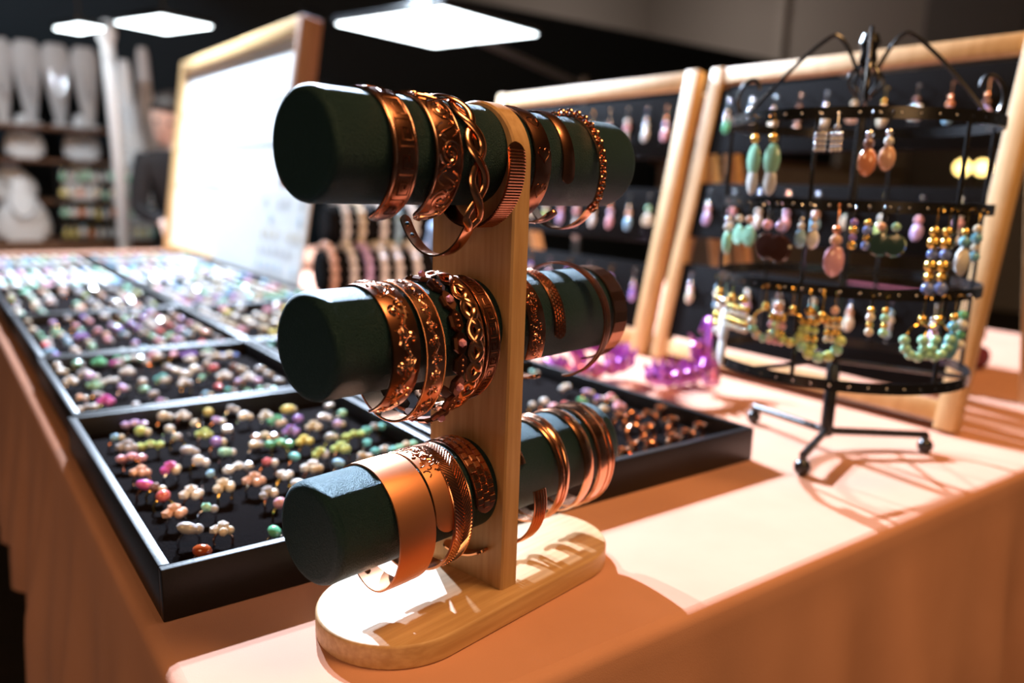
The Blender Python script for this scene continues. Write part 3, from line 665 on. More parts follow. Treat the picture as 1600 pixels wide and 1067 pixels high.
def ring_angle(px, z, back=False):     # angle round the carousel that the photo shows at this column
    best = None
    for k in range(720):
        a = 2 * pi * k / 720; p = TC + Vector((TR * cos(a), TR * sin(a), z)); c_ = ROT.transposed() @ (p - CAM)
        isb = (Vector((cos(a), sin(a), 0)).dot(TC.normalized()) > 0)
        if isb != back: continue
        e_ = abs(800 + FPX * c_.x / -c_.z - px)
        if best is None or e_ < best[0]: best = (e_, a)
    return best[1]
TE = [  # ring index, column, kind, colours, metal, words, back
 (3, 1187, 'leaf', ['mint', 'white'], 'gold', 'pale mint winged drop earring, left of its pair, under the top ring', 0, 1.25), (3, 1215, 'leaf', ['mint', 'white'], 'gold', 'pale mint winged drop earring, right of its pair, under the top ring', 0, 1.25),
 (3, 1288, 'tassel', ['grey', 'white'], 'silver', 'small silver cluster earring, left of its pair, under the top ring', 0, 0.7), (3, 1312, 'tassel', ['grey', 'white'], 'silver', 'small silver cluster earring, right of its pair, under the top ring', 0, 0.7),
 (3, 1364, 'drop', ['brown', 'orange'], 'silver', 'burnt orange drop earring under the top carousel ring', 0, 1.1), (3, 1394, 'drop', ['white', 'peach'], 'silver', 'pearl and rosy brown drop earring under the top carousel ring', 0, 1.0),
 (2, 1145, 'drop', ['white', 'mint'], 'silver', 'chunky white and mint drop earring at the left of the second ring', 0, 1.1), (2, 1162, 'disc', ['cream', 'mint'], 'gold', 'pale green disc earring, left of its pair, under the second ring', 0, 1.0), (2, 1178, 'disc', ['peach', 'mint'], 'gold', 'pale green disc earring, right of its pair, under the second ring', 0, 1.0),
 (2, 1206, 'disc', ['pink', 'umber'], 'silver', 'dark brown disc earring, left of its pair, under the second ring', 0, 1.25), (2, 1226, 'disc', ['lilac', 'umber'], 'silver', 'dark brown disc earring, right of its pair, under the second ring', 0, 1.3),
 (2, 1258, 'drop', ['white', 'skyblue'], 'silver', 'pale blue white drop earring left of its pair under the second ring', 0, 0.8), (2, 1276, 'drop', ['white', 'white'], 'silver', 'white drop earring right of the pale blue one', 0, 0.8),
 (2, 1312, 'drop', ['peach', 'pink'], 'copper', 'long pink stone drop earring beside the carousel pole', 0, 1.3), (2, 1337, 'beads', ['violet', 'gold'], 'silver', 'rainbow bead earring with violet top just right of the pole', 0, 0.8), (2, 1358, 'beads', ['gold', 'blue'], 'silver', 'gold and blue bead earring just right of the rainbow one', 0, 0.8),
 (2, 1380, 'disc', ['peach', 'darkteal'], 'silver', 'dark teal disc earring, left of its pair, under the second ring', 0, 1.0), (2, 1402, 'disc', ['mint', 'darkteal'], 'silver', 'dark teal disc earring, right of its pair, under the second ring', 0, 1.0),
 (2, 1464, 'beads', ['gold', 'gold', 'blue'], 'gold', 'long gold and navy bead earring, left of its pair', 0, 1.2), (2, 1484, 'beads', ['gold', 'gold', 'blue'], 'gold', 'long gold and navy bead earring, right of its pair', 0, 1.2),
 (2, 1510, 'drop', ['turquoise', 'white'], 'gold', 'white shell drop earring with turquoise bead at the right edge', 0, 1.2), (2, 1528, 'beads', ['cream', 'turquoise'], 'gold', 'cream and turquoise bead earring at the far right edge', 0, 1.0),
 (1, 1131, 'beads', ['gold', 'gold', 'white'], 'gold', 'gold chain bead earring at the left end of the third ring', 0, 1.0), (1, 1150, 'tassel', ['gold', 'cream'], 'gold', 'gold tassel earring, left of its pair, under the third ring', 0, 1.1), (1, 1168, 'tassel', ['gold', 'cream'], 'gold', 'gold tassel earring, right of its pair, under the third ring', 0, 1.1),
 (1, 1203, 'loop', ['cream', 'mint'], 'gold', 'gold hoop earring with cream beads, left of the crowded group', 0, 1.2), (1, 1222, 'tassel', ['peach', 'pink'], 'gold', 'peach and gold tassel earring in the crowded group', 0, 1.2), (1, 1245, 'loop', ['lime', 'yellow'], 'gold', 'yellow green beaded hoop earring in the crowded group', 0, 1.2),
 (1, 1270, 'tassel', ['gold', 'lime'], 'gold', 'gold and lime tassel earring left of the pole', 0, 1.2), (1, 1290, 'loop', ['lime', 'mint'], 'gold', 'lime beaded hoop earring, larger, by the carousel pole', 0, 1.45), (1, 1308, 'tassel', ['peach', 'cream'], 'gold', 'peach and gold tassel earring touching the carousel pole', 0, 1.0),
 (1, 1364, 'beads', ['gold', 'cream'], 'gold', 'short gold bead earring, left of its pair, under the third ring', 0, 0.8), (1, 1386, 'beads', ['gold', 'mint'], 'gold', 'short gold bead earring, right of its pair, under the third ring', 0, 0.8),
 (1, 1443, 'loop', ['mint'], 'gold', 'gold teardrop hoop earring with mint beads, left of its pair', 0, 1.3), (1, 1470, 'loop', ['mint'], 'gold', 'gold teardrop hoop earring with mint beads, right of its pair', 0, 1.3),
 (1, 1493, 'drop', ['turquoise', 'turquoise'], 'gold', 'bright turquoise drop earring right of the mint hoops', 0, 1.2), (1, 1505, 'beads', ['green', 'white'], 'silver', 'dark green bead earring at the right end of the third ring', 0, 1.1),
 (1, 1140, 'leaf', ['white', 'white'], 'silver', 'long white shell earring hanging lowest at the left of the carousel', 0, 1.6)]
for ri, px, kd, cl, mt, lb, bk, sc in TE:
    a = ring_angle(px, RZ[ri], bool(bk)); rr = TR + 0.003
    earring(TC + Vector((rr * cos(a), rr * sin(a), RZ[ri] - 0.003)), a + pi / 2, kd, cl, mt, lb, 'earrings on the black carousel', sc)

# --- leaning earring racks
def rack(y0, y1, xb, h, lean, words, slats, earr, wood, depth=0.028, fw=0.034, legs=True, panel_m=None):
    """frame standing along y, leaning towards +x; y0 near end"""
    ang = atan2(lean, h); Mx = Matrix.Rotation(ang, 4, 'Y')
    e = empty('earring_rack', (xb, (y0 + y1) / 2, 0), label=words, cat='earring rack'); W = (y1 - y0) / 2; Hh = hypot(h, lean)
    e.location.z = depth * sin(ang)
    def fr(nm, lo, hi, m_=None, bev=0.002): return obj(nm, MB().box(lo, hi, bev, 2, Mx), m_ or wood, e)
    fr('stile', (0, -W, 0), (depth, -W + fw, Hh)); fr('stile', (0, W - fw, 0), (depth, W, Hh))
    fr('top_rail', (0.003, -W + fw, Hh - fw), (depth - 0.003, W - fw, Hh - 0.002)); fr('bottom_rail', (0.003, -W + fw, 0.012), (depth - 0.003, W - fw, 0.012 + fw))
    for z0, z1 in slats: fr('black_slat', (0.006, -W + fw, z0), (0.016, W - fw, z1), felt, 0.001)
    if legs:
        for sg in (-1, 1):
            yy = sg * (W - fw / 2); topx = (Mx @ Vector((depth, 0, Hh * 0.93))); bx = topx.x + 0.16
            a_ = atan2(bx - topx.x, topx.z); L_ = hypot(bx - topx.x, topx.z)
            obj('rear_leg', MB().box((-0.012, yy - fw / 2, 0), (0.012, yy + fw / 2, L_), 0.002, 2, Matrix.Translation((bx + 0.012, 0, 0.0)) @ Matrix.Rotation(-a_, 4, 'Y')), wood, e)
    for zz, yy, kd, cl, mt, lb, grp, sc in earr:
        p = Mx @ Vector((-0.0025, yy, zz)); earring(Vector((xb + p.x, (y0 + y1) / 2 + yy, p.z + e.location.z)), pi / 2, kd, cl, mt, lb, grp, sc)
    return e
def row(W, fw, n, z, words, kinds, grp, sc=1.0):
    out = []
    for k in range(n):
        y = W - fw - 0.03 - (2 * W - 2 * fw - 0.06) * k / (n - 1); kd, cl, mt = kinds[k % len(kinds)]
        out.append((z, y, kd, cl, mt, '%s %s earring, %s from the far end of %s' % (' and '.join(list(dict.fromkeys(cl))[:2]), kd if kd != 'loop' else 'hoop', ORD[k], words), grp, sc))
    return out
KA = [('drop', ['white', 'green'], 'silver'), ('drop', ['peach', 'white'], 'silver'), ('drop', ['brown', 'cream'], 'silver'), ('beads', ['brown', 'peach'], 'copper'), ('drop', ['silver', 'white'], 'silver'), ('disc', ['cream', 'peach'], 'gold'), ('drop', ['peach', 'cream'], 'gold'), ('tassel', ['brown', 'grey'], 'silver'), ('drop', ['orange', 'skyblue'], 'copper'), ('drop', ['brown', 'lilac'], 'copper')]
KB = [('drop', ['pink', 'lilac'], 'silver'), ('beads', ['white', 'pink', 'grey'], 'silver'), ('drop', ['white', 'white'], 'silver'), ('drop', ['lilac', 'pink'], 'copper'), ('drop', ['peach', 'skyblue'], 'silver'), ('disc', ['mint', 'cream'], 'silver'), ('drop', ['white', 'lime'], 'gold')]
KC = [('drop', ['peach', 'cream'], 'silver'), ('beads', ['skyblue', 'white', 'grey'], 'silver'), ('drop', ['white', 'lilac'], 'silver'), ('tassel', ['brown', 'grey'], 'silver'), ('beads', ['cream', 'teal'], 'silver')]
WA = (1.125 - 0.514) / 2
rack(0.514, 1.125, 1.197, 0.585, 0.124, 'pale wooden easel rack with black slats of earrings behind the carousel', ((0.425, 0.555), (0.255, 0.365), (0.050, 0.200)),
     row(WA, 0.034, 10, 0.525, "nearer rack's top slat", KA, 'earrings on the nearer rack', 1.15) + row(WA, 0.034, 9, 0.345, "nearer rack's middle slat", KB, 'earrings on the nearer rack', 1.25) + row(WA, 0.034, 8, 0.180, "nearer rack's bottom slat", KC, 'earrings on the nearer rack', 1.1), pine, fw=0.030)
WB = (1.86 - 1.150) / 2
rack(1.150, 1.86, 1.195, 0.585, 0.115, 'sunlit pale wooden easel rack behind the far ends of the velvet rolls', ((0.415, 0.548), (0.235, 0.350), (0.050, 0.190)),
     row(WB, 0.034, 11, 0.520, "farther rack's top slat", KB, 'earrings on the farther rack', 1.3) + row(WB, 0.034, 11, 0.330, "farther rack's middle slat", KB[2:] + KB[:2], 'earrings on the farther rack', 1.4) + row(WB, 0.034, 9, 0.170, "farther rack's bottom slat", [('drop', ['lilac', 'violet'], 'silver'), ('beads', ['violet', 'cream'], 'gold')], 'earrings on the farther rack', 1.2), pine)

# --- purple figurines between tray and racks
def figurine(loc, rz, label, tail):
    e = empty('segmented_figurine', loc, rz, label=label, cat='figurine', group='purple figurines by the racks'); n = 15; e.scale = (1.25,) * 3
    pts = [Vector((0.062 * cos(k * 0.42) * (1 - k * 0.028), 0.045 * sin(k * 0.42) * (1 - k * 0.028), 0.014 + 0.0026 * k)) for k in range(n)]
    for k, p in enumerate(pts):
        q = pts[min(k + 1, n - 1)] - pts[max(k - 1, 0)]; az_ = atan2(q.y, q.x); r = 0.0145 - 0.0003 * k
        M = Matrix.Translation(p) @ Matrix.Rotation(az_, 4, 'Z')
        mb = MB(); mb.loft([[M @ Vector((x, r * s_ * cos(t), r * s_ * 0.9 * sin(t))) for t in [2 * pi * j / 10 for j in range(10)]] for x, s_ in ((-0.011, 0.6), (-0.005, 1.0), (0.004, 0.9), (0.011, 0.5))])
        sg = obj('segment', mb, PURPLE, e)
        mb = MB()
        for dy in (-0.5, 0, 0.5): mb.loft([[M @ Vector((x - 0.003, dy * r * 1.4 + y, r * 0.6 * (1 - abs(dy) * 0.5))) for x, y in ((-0.005, -0.003), (0.005, 0), (-0.005, 0.003))], [M @ Vector((-0.009 + x, dy * r * 2.2 + y, r * 1.75 * (1 - abs(dy) * 0.45))) for x, y in ((-0.0004, -0.0003), (0.0004, 0), (-0.0004, 0.0003))]])
        obj('spikes', mb, PURPLE, sg, angle=15)
    mb = MB(); N = 24
    mb.tube([(tail[0] * (0.02 + 0.055 * sin(pi * 0.62 * i / N)), -0.035 + 0.03 * (i / N), 0.016 + tail[1] * sin(pi * 0.72 * i / N)) for i in range(N + 1)], [0.0125 * (1 - 0.72 * i / N) for i in range(N + 1)], 10); obj('tail', mb, PURPLE, e)
    mb = MB(); hd = pts[-1] + Vector((0, 0, 0.012))
    mb.ico(hd, 0.016, 2, (1.2, 0.8, 0.7)); h = obj('head', mb, PURPLE, e)
    for sg in (-1, 1): obj('horn', MB().tube([hd + Vector((-0.004 - 0.010 * i / 6, sg * (0.006 + 0.006 * i / 6), 0.008 + 0.012 * sin(i / 6 * 1.6))) for i in range(7)], [0.0032 * (1 - 0.13 * i) for i in range(7)], 6), PURPLE, h)
figurine((1.025, 0.885, 0), 0.5, 'shiny purple spiked segmented figurine with raised curved tail, nearer the carousel', (1.1, 0.078))
figurine((0.965, 1.045, 0), 2.4, 'shiny purple spiked segmented figurine behind the middle velvet roll', (0.8, 0.06))

# ------------------------------------------------------------------ black bracelet rack at the back
def bead_rack(loc, rz):
    e = empty('bead_bracelet_rack', loc, rz, label='black velvet two roll stand carrying pale bead bracelets', cat='bracelet stand')
    obj('base', MB().box((-0.12, -0.09, 0), (0.12, 0.09, 0.012), 0.004), felt, e)
    obj('upright', MB().box((-0.012, 0.03, 0.016), (0.012, 0.05, 0.22), 0.003), felt, e)
    R_ = 0.060
    for y, z, x0, x1 in ((0.03, 0.216, -0.14, 0.16), (-0.03, 0.090, -0.18, 0.16)):
        obj('roll', MB().lathe([(R_ - 0.006, x0), (R_, x0 + 0.006), (R_, x1 - 0.006), (R_ - 0.006, x1)], 32, Matrix.Translation((0, y, z)) @ Matrix.Rotation(pi / 2, 4, 'Y')), felt, e)
    M0 = Matrix.Translation(loc) @ Matrix.Rotation(rz, 4, 'Z')
    spec = [(0.03, 0.216, -0.10, 'white'), (0.03, 0.216, -0.055, 'cream'), (0.03, 0.216, 0.01, 'white'), (0.03, 0.216, 0.055, 'skyblue'), (0.03, 0.216, 0.105, 'white'), (-0.03, 0.090, -0.155, 'peach'), (-0.03, 0.090, -0.10, 'white'), (-0.03, 0.090, -0.055, 'lilac'), (-0.03, 0.090, -0.01, 'white'), (-0.03, 0.090, 0.035, 'white'), (-0.03, 0.090, 0.09, 'white')]
    for k, (y, z, x, c_) in enumerate(spec):
        b = empty('bead_bracelet', M0 @ Vector((x, y, z)), rz + 0.05, label='%s bead bracelet, %s from the left on the %s black roll' % (c_, ORD[k if k < 5 else k - 5], 'upper' if k < 5 else 'lower'), cat='bracelet', group='bead bracelets on the black stand')
        me = MB().ico((0, 0, 0), 0.0125, 2).mesh('bead', GEM[c_])
        for j in range(17):
            a = 2 * pi * j / 17; link('bead', me, b, (0, 0.0728 * cos(a), 0.0728 * sin(a)))
bead_rack(Vector((1.065, 2.12, 0.0)), -0.12)
greyvel = mat('grey_blue_velvet', (0.16, 0.20, 0.27), 0.9, spec=0.1, sheen=0.3, sheen_tint=(0.6, 0.7, 0.9))
e = empty('cushion_display', (1.36, 2.16, 0), 0.2, label='blue grey padded jewellery display beside the black bead stand', cat='display')
obj('cushion', MB().box((-0.09, -0.05, 0.05), (0.09, 0.05, 0.235), 0.04, 5), greyvel, e); obj('foot', MB().box((-0.07, -0.045, 0), (0.07, 0.045, 0.06), 0.008), greyvel, e)

# ------------------------------------------------------------------ white panels on the left
e = empty('white_panel_frame', (0.872, 3.15, 0.010), label='tall brown wooden frame holding a white board beyond the ring trays', cat='display board')
ang = atan2(0.118, 0.85); Mx = Matrix.Rotation(ang, 4, 'Y'); W = 0.70; Hh = 0.835
for nm, lo, hi, m_ in (('stile', (0, -W, 0), (0.07, -W + 0.035, Hh), brownwood), ('stile', (0, W - 0.06, 0), (0.07, W, Hh), pine), ('top_rail', (0, -W + 0.035, Hh - 0.05), (0.07, W - 0.06, Hh), pine), ('bottom_rail', (0, -W + 0.035, 0.004), (0.07, W - 0.06, 0.04), pine)):  # near stile's darker wood puts its edge shade into the colour
    obj(nm, MB().box(lo, hi, 0.003, 2, Mx), m_, e)
obj('white_board', MB().box((0.02, -W + 0.035, 0.04), (0.03, W - 0.06, Hh - 0.05), 0, 2, Mx), whiteboard, e, smooth=False)
for k in range(3):
    z = 0.30 + 0.15 * k; obj('board_joint', MB().box((0.0175, -W + 0.04, z), (0.0195, W - 0.065, z + 0.008), 0, 2, Mx), mat('pale_grey', (0.5, 0.5, 0.52), 0.6), e, smooth=False)
e = empty('white_display_board', (0.862, 2.62, 0), label='low white card display board with pale blue patterned pieces, in front of the brown frame', cat='display board')
Mx = Matrix.Rotation(0.16, 4, 'Y')
obj('board', MB().box((-0.008, -0.42, 0), (0.0, 0.42, 0.32), 0.001, 2, Mx), whiteboard, e, smooth=False)
obj('foot', MB().box((0.0, -0.40, 0), (0.010, 0.40, 0.03), 0.002), whiteboard, e, smooth=False)
cardm = [mat('card_pale_blue', (0.62, 0.74, 0.84), 0.6), mat('card_pale_grey', (0.66, 0.68, 0.70), 0.6), mat('card_sand', (0.74, 0.68, 0.56), 0.6)]
for i in range(6):
    for j in range(5):
        if random.random() < 0.2: continue
        y = -0.38 + 0.06 * i; z = 0.06 + 0.05 * j
        obj('pale_piece', MB().box((-0.0105, y, z), (-0.0085, y + 0.022, z + 0.028), 0, 2, Mx), cardm[(i * 3 + j) % 3], e, smooth=False)

# ------------------------------------------------------------------ lamps seen over the table
def led(loc, sx, sy, rz, label, arm):
    e = empty('led_panel_lamp', loc, rz, label=label, cat='lamp', group='cool white panel lamps')
    obj('housing', MB().box((-sx / 2 - 0.012, -sy / 2 - 0.012, 0.002), (sx / 2 + 0.012, sy / 2 + 0.012, 0.03), 0.006), blackmetal, e)
    obj('diffuser', MB().box((-sx / 2, -sy / 2, -0.004), (sx / 2, sy / 2, 0.004), 0.003), led_m, e)
    steel = mat('grey_steel', (0.25, 0.25, 0.26), 0.4, 0.8)
    if arm is None:
        obj('hanger', MB().tube([(0, 0, 0.03), (0, 0, 3.4 - loc[2])], 0.004, 8), blackmetal, e); return
    M = Matrix.Rotation(-rz, 4, 'Z'); p = M @ (Vector(arm) - Vector(loc)); f = M @ (Vector((arm[0], arm[1], FLOOR)) - Vector(loc))
    obj('arm', MB().tube([(0, 0, 0.03), (p.x, p.y, p.z)], 0.018, 10), steel, e)
    obj('pole', MB().tube([(p.x, p.y, p.z + 0.05), (f.x, f.y, f.z + 0.01)], 0.02, 12), steel, e)
    obj('pole_base', MB().lathe([(0.16, f.z), (0.16, f.z + 0.012), (0.03, f.z + 0.02)], 24, Matrix.Translation((f.x, f.y, 0))), blackmetal, e)
led((1.87, 3.12, 1.0), 0.60, 0.62, 0.27, 'large square cool white panel lamp above the bracelet stand', at(912, 135, 3.7))
led((0.945, 3.94, 1.0), 0.25, 0.34, 0.35, 'medium cool white panel lamp near the brown frame top', None)
led((0.67, 4.35, 1.0), 0.12, 0.23, 0.3, 'small cool white panel lamp at upper left', None)
for k, px in enumerate((1504, 1535)):
    p = at(px, 262, 3.2); e = empty('warm_bulb_lamp', (p.x, p.y, FLOOR), label='small warm yellow bulb lamp seen through the rack, ' + ('left' if k == 0 else 'right') + ' of the two', cat='lamp', group='warm bulbs behind the rack')
    obj('bulb', MB().ball((0, 0, p.z - FLOOR), 0.058, 16, 12), bulb_m, e); obj('socket', MB().lathe([(0.03, p.z - FLOOR - 0.12), (0.028, p.z - FLOOR - 0.06)], 12), blackmetal, e)
    obj('stem', MB().tube([(0, 0, 0), (0, 0, p.z - FLOOR - 0.09)], 0.012, 8), blackmetal, e); obj('foot', MB().lathe([(0.12, 0), (0.12, 0.012), (0.02, 0.02)], 20), blackmetal, e)
# neighbouring stall seen through the rack
p = at(1330, 285, 4.3)
e = empty('covered_counter', (p.x, 4.9, FLOOR), label='pinkish grey covered counter of a neighbouring stall behind the racks', cat='counter')
obj('cover', MB().box((-1.6, -0.4, 0), (1.2, 0.4, p.z - FLOOR + 0.12), 0.03, 3), mat('pinkish_cover', (0.42, 0.33, 0.30), 0.8, bump=0.4, bscale=6), e)
obj('top', MB().box((-1.65, -0.45, p.z - FLOOR + 0.12), (1.25, 0.45, p.z - FLOOR + 0.15), 0.008), brownwood, e)
e = empty('cloth_bundle', (1.62, 0.88, 0), label='dark crimson folded cloth bundle on the table behind the nearer rack', cat='cloth')
cr = mat('crimson_cloth', (0.16, 0.015, 0.035), 0.85)
for k, (w2, z) in enumerate(((0.16, 0.0), (0.15, 0.05), (0.14, 0.10))): obj('fold', MB().box((-w2, -w2 * 1.1, z), (w2, w2 * 1.1, z + 0.048), 0.02, 3), cr, e)

# ------------------------------------------------------------------ stall in the background, left
YS = 4.9
tb = empty('back_counter', (0.55, YS, FLOOR), label='dark wooden counter of the stall in the left background', cat='counter')
obj('top', MB().box((-1.4, -0.28, 0.70), (0.50, 0.28, 0.735), 0.005), brownwood, tb)
obj('front', MB().box((-1.38, -0.25, 0), (0.48, 0.25, 0.70), 0.005), mat('counter_cloth', (0.06, 0.05, 0.05), 0.9), tb)
sh = empty('back_shelf', (0.35, YS + 0.42, FLOOR), label='brown wooden shelf unit with white necklace busts in the left background', cat='shelf')
zs = [at(100, y, YS + 0.42).z - FLOOR for y in (312, 250, 200)]
for z in zs: obj('shelf_board', MB().box((-1.1, -0.14, z - 0.02), (0.62, 0.14, z), 0.003), brownwood, sh)
for x in (-1.1, -0.25, 0.60): obj('post', MB().box((x, -0.14, 0), (x + 0.03, 0.14, zs[-1]), 0.003), brownwood, sh)
greybust = mat('grey_white_bust', (0.55, 0.53, 0.53), 0.6)
def bust(x, y, z, h, w_, label, m_=white_m, cat='necklace bust', rz=0, inv=False):
    e = empty('necklace_bust', (x, y, z + 0.0005), rz, label=label, cat=cat, group='white display busts')
    if inv: prof = [(0.16, 0), (0.26, 0.2), (0.40, 0.5), (0.50, 0.78), (0.46, 0.93), (0.30, 1.0)]
    else: prof = [(0.46, 0), (0.50, 0.18), (0.44, 0.42), (0.28, 0.62), (0.17, 0.78), (0.15, 0.95), (0.10, 1.0)]
    mb = MB(); mb.loft([[Vector((w_ * r * cos(2 * pi * k / 20), w_ * r * 0.42 * sin(2 * pi * k / 20) + h * 0.10 * f, 0.02 + h * f)) for k in range(20)] for r, f in prof]); obj('form', mb, m_, e)
    obj('foot', MB().box((-w_ * 0.3, -0.05, 0), (w_ * 0.3, 0.06, 0.022), 0.004), m_, e)
    mb = MB(); N = 18
    for k in range(N + 1):
        a = pi + pi * k / N; zc = 0.72 * h; mb.ico((w_ * 0.24 * cos(a), -w_ * 0.24 - (0.02 if inv else 0.0), zc + h * 0.32 * sin(a)), 0.008, 1)
    obj('necklace', mb, GEM['grey'], e)
for k, px in enumerate((6, 50, 95, 140)):
    p = at(px, 190, YS + 0.42); bust(p.x, YS + 0.42, FLOOR + zs[2], 0.44, 0.15, 'grey white necklace bust on the top shelf, %s from the left' % ORD[k], greybust, inv=True)
for px, py, h, w_, lb in ((40, 245, 0.22, 0.20, 'short white bust on the middle shelf at the left'), (130, 250, 0.24, 0.20, 'white bust with round top on the middle shelf'),):
    p = at(px, py, YS + 0.42); bust(p.x, YS + 0.42, FLOOR + zs[1], h, w_, lb)
for px, h, w_, lb in ((20, 0.20, 0.26, 'broad white bust on the bottom shelf at the left edge'), (130, 0.26, 0.20, 'slim white bust on the bottom shelf centre')):
    p = at(px, 312, YS + 0.42); bust(p.x, YS + 0.42, FLOOR + zs[0], h, w_, lb)
CT = FLOOR + 0.735
p = at(38, 380, YS); bust(p.x, YS - 0.05, CT, 0.30, 0.26, 'white cone shaped bust on the counter at the left edge')
for k, (px, h) in enumerate(((207, 0.95), (247, 1.05))):
    p = at(px, 300, YS); bust(p.x, YS - 0.05 + 0.16 * k, CT, h, 0.22, 'tall white neck form on the counter, ' + ('front' if k == 0 else 'rear') + ' of the two by the lamp pole', white_m if k == 0 else greybust)
# white lamp pole
p0, p1 = at(190, 300, 4.4), at(166, 52, 4.4)
e = empty('white_lamp_pole', (p0.x, 4.4, FLOOR), label='slim white lamp pole standing before the left background stall', cat='lamp')
obj('pole', MB().tube([(0, 0, 0.012), (0, 0, p0.z - FLOOR), (p1.x - p0.x, 0, p1.z - FLOOR)], 0.030, 14), white_m, e)
obj('collar', MB().ball((p1.x - p0.x, 0, p1.z - FLOOR), 0.045, 14, 10, (1, 1, 1.4)), white_m, e); obj('foot', MB().lathe([(0.18, 0), (0.18, 0.012), (0.04, 0.03)], 24), white_m, e)
# gold earring grid on the counter
gx0, gx1 = at(95, 380, YS - 0.2).x, at(262, 380, YS - 0.2).x; gh = 0.40; gc = (gx0 + gx1) / 2; gw = (gx1 - gx0) / 2
e = empty('earring_grid', (gc, YS - 0.2, CT), label='black wire earring grid full of gold earrings on the back counter', cat='earring stand')
obj('foot', MB().box((-gw, -0.05, 0), (gw, 0.05, 0.015), 0.003), blackmetal, e)
for sx in (-1, 1): obj('side_post', MB().tube([(sx * gw, 0, 0.015), (sx * gw, 0, gh)], 0.006, 8), blackmetal, e)
bars = [0.11, 0.21, 0.31, 0.40]
for z in bars: obj('bar', MB().tube([(-gw, 0, z), (gw, 0, z)], 0.004, 8), blackmetal, e)
for bi, z in enumerate(bars):
    for k in range(13):
        x = gc - gw + 0.03 + (2 * gw - 0.06) * k / 12; cc = random.choice((['gold', 'cream'], ['cream', 'yellow'], ['white', 'mint'], ['gold', 'orange'], ['skyblue', 'white'], ['grey', 'white']))
        earring((x, YS - 0.206, CT + z), 0, random.choice(('drop', 'drop', 'disc')) if cc[-1] in GEM else 'drop', cc, 'gold', '%s drop earring, %s from left on %s bar of the back grid' % (' and '.join(cc), ORD[k], ORD[3 - bi]), 'earrings on the back counter grid', 1.5)

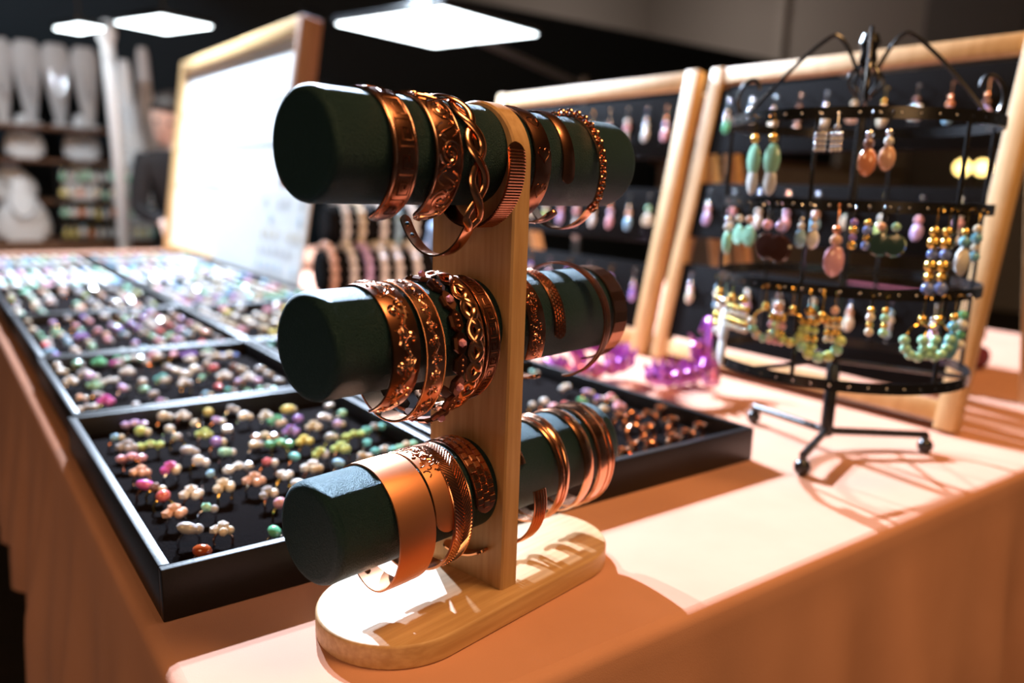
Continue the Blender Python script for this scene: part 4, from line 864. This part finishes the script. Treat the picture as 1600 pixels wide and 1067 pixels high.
# ------------------------------------------------------------------ person behind the white frame
def person():
    hp = at(263, 186, 4.25); base = Vector((hp.x + 0.06, 4.25, FLOOR)); H_ = hp.z - FLOOR
    root = empty('person', base, 0.0, label='person in dark clothes looking down, half hidden by the white board frame', cat='person')
    V = []; E_ = []; R_ = []
    def v(x, y, z, r, p=None):
        V.append((x, y, z)); R_.append(r); i = len(V) - 1
        if p is not None: E_.append((p, i))
        return i
    pel = v(0, 0, 0.78, 0.15); wst = v(0, 0, 0.93, 0.135, pel); chs = v(-0.02, -0.02, 1.10, 0.155, wst); nck = v(-0.04, -0.03, H_ - 0.16, 0.06, chs)
    for sg in (-1, 1):
        shd = v(sg * 0.17 - 0.02, -0.02, 1.16, 0.062, chs); elb = v(sg * 0.23, -0.06, 0.92, 0.045, shd); wr = v(sg * 0.14 - 0.02, -0.24, 0.88, 0.032, elb)
        hip = v(sg * 0.09, 0, 0.70, 0.10, pel); kn = v(sg * 0.10, -0.01, 0.40, 0.065, hip); an = v(sg * 0.10, 0.01, 0.07, 0.042, kn); v(sg * 0.11, -0.12, 0.03, 0.035, an)
    me = bpy.data.meshes.new('clothes'); me.from_pydata(V, E_, []); o = link('clothes', me, root); me.materials.append(mat('dark_clothes', (0.02, 0.02, 0.024), 0.85))
    o.modifiers.new('skin', 'SKIN'); sv = me.skin_vertices[0].data
    for i, r in enumerate(R_): sv[i].radius = (r, r * (0.72 if i in (0, 1, 2) else 1)); sv[i].use_root = (i == 0)
    sb = o.modifiers.new('sub', 'SUBSURF'); sb.levels = 2; sb.render_levels = 2
    skin = mat('skin', (0.74, 0.50, 0.41), 0.5)
    hc = Vector((hp.x - base.x, 0, H_)); Mh = Matrix.Translation(hc) @ Matrix.Rotation(0.35, 4, 'X') @ Matrix.Rotation(-0.5, 4, 'Z')
    mb = MB(); rings = []
    for z, rx, ry, dy in ((-0.115, 0.028, 0.030, -0.045), (-0.105, 0.045, 0.055, -0.03), (-0.075, 0.060, 0.078, -0.012), (-0.03, 0.070, 0.090, 0), (0.02, 0.076, 0.097, 0), (0.06, 0.072, 0.093, 0.004), (0.095, 0.054, 0.070, 0.006), (0.115, 0.02, 0.028, 0.006)):
        rings.append([Mh @ Vector((rx * cos(2 * pi * k / 20), dy + ry * sin(2 * pi * k / 20), z)) for k in range(20)])
    mb.loft(rings); head = obj('head', mb, skin, root, angle=80)
    obj('neck', MB().tube([(-0.03, -0.02, H_ - 0.20), hc + Vector((0, 0.015, -0.07))], 0.05, 14), skin, root)
    mb = MB(); mb.loft([[Mh @ Vector(q) for q in ((-0.012, -0.088, z), (0, -0.088 - d, z), (0.012, -0.088, z), (0, -0.07, z))] for z, d in ((0.012, 0.006), (-0.02, 0.022), (-0.036, 0.026), (-0.042, 0.006))]); obj('nose', mb, skin, head)
    dk = mat('dark_eye', (0.02, 0.015, 0.012), 0.2)
    for sg in (-1, 1):
        obj('eye', MB().ball(Mh @ Vector((sg * 0.030, -0.083, 0.005)), 0.011, 10, 8), dk, head); obj('ear', MB().ball(Mh @ Vector((sg * 0.076, 0.008, -0.008)), 0.024, 10, 8, (0.4, 0.7, 1.2)), skin, head)
    obj('mouth', MB().ball(Mh @ Vector((0, -0.080, -0.062)), 0.020, 10, 6, (1.1, 0.35, 0.3)), mat('lips', (0.45, 0.16, 0.14), 0.5), head)
    mb = MB(); rings = []
    for z, rx, ry, dy in ((-0.07, 0.070, 0.070, 0.030), (-0.02, 0.080, 0.086, 0.026), (0.03, 0.085, 0.096, 0.022), (0.07, 0.083, 0.104, 0.006), (0.105, 0.062, 0.082, 0.008), (0.128, 0.02, 0.03, 0.008)):
        rings.append([Mh @ Vector((rx * cos(2 * pi * k / 20), dy + ry * sin(2 * pi * k / 20), z)) for k in range(20)])
    mb.loft(rings); obj('hair', mb, mat('dark_hair', (0.03, 0.02, 0.016), 0.5), head, angle=80)
    for sg in (-1, 1):
        w0 = Vector((sg * 0.14 - 0.02, -0.24, 0.88)); hd = MB(); hd.ico(w0 + Vector((0, -0.045, -0.005)), 0.04, 2, (0.9, 1.1, 0.45))
        for f in range(4): hd.tube([w0 + Vector(((f - 1.5) * 0.018, -0.075 - 0.022 * q, -0.005 - 0.008 * q * q)) for q in range(4)], [0.009, 0.009, 0.008, 0.006], 6)
        hd.tube([w0 + Vector((-sg * (0.032 + 0.010 * q), -0.035 - 0.018 * q, -0.006)) for q in range(4)], [0.010, 0.009, 0.009, 0.007], 6)
        obj('hand', hd, skin, root)
person()
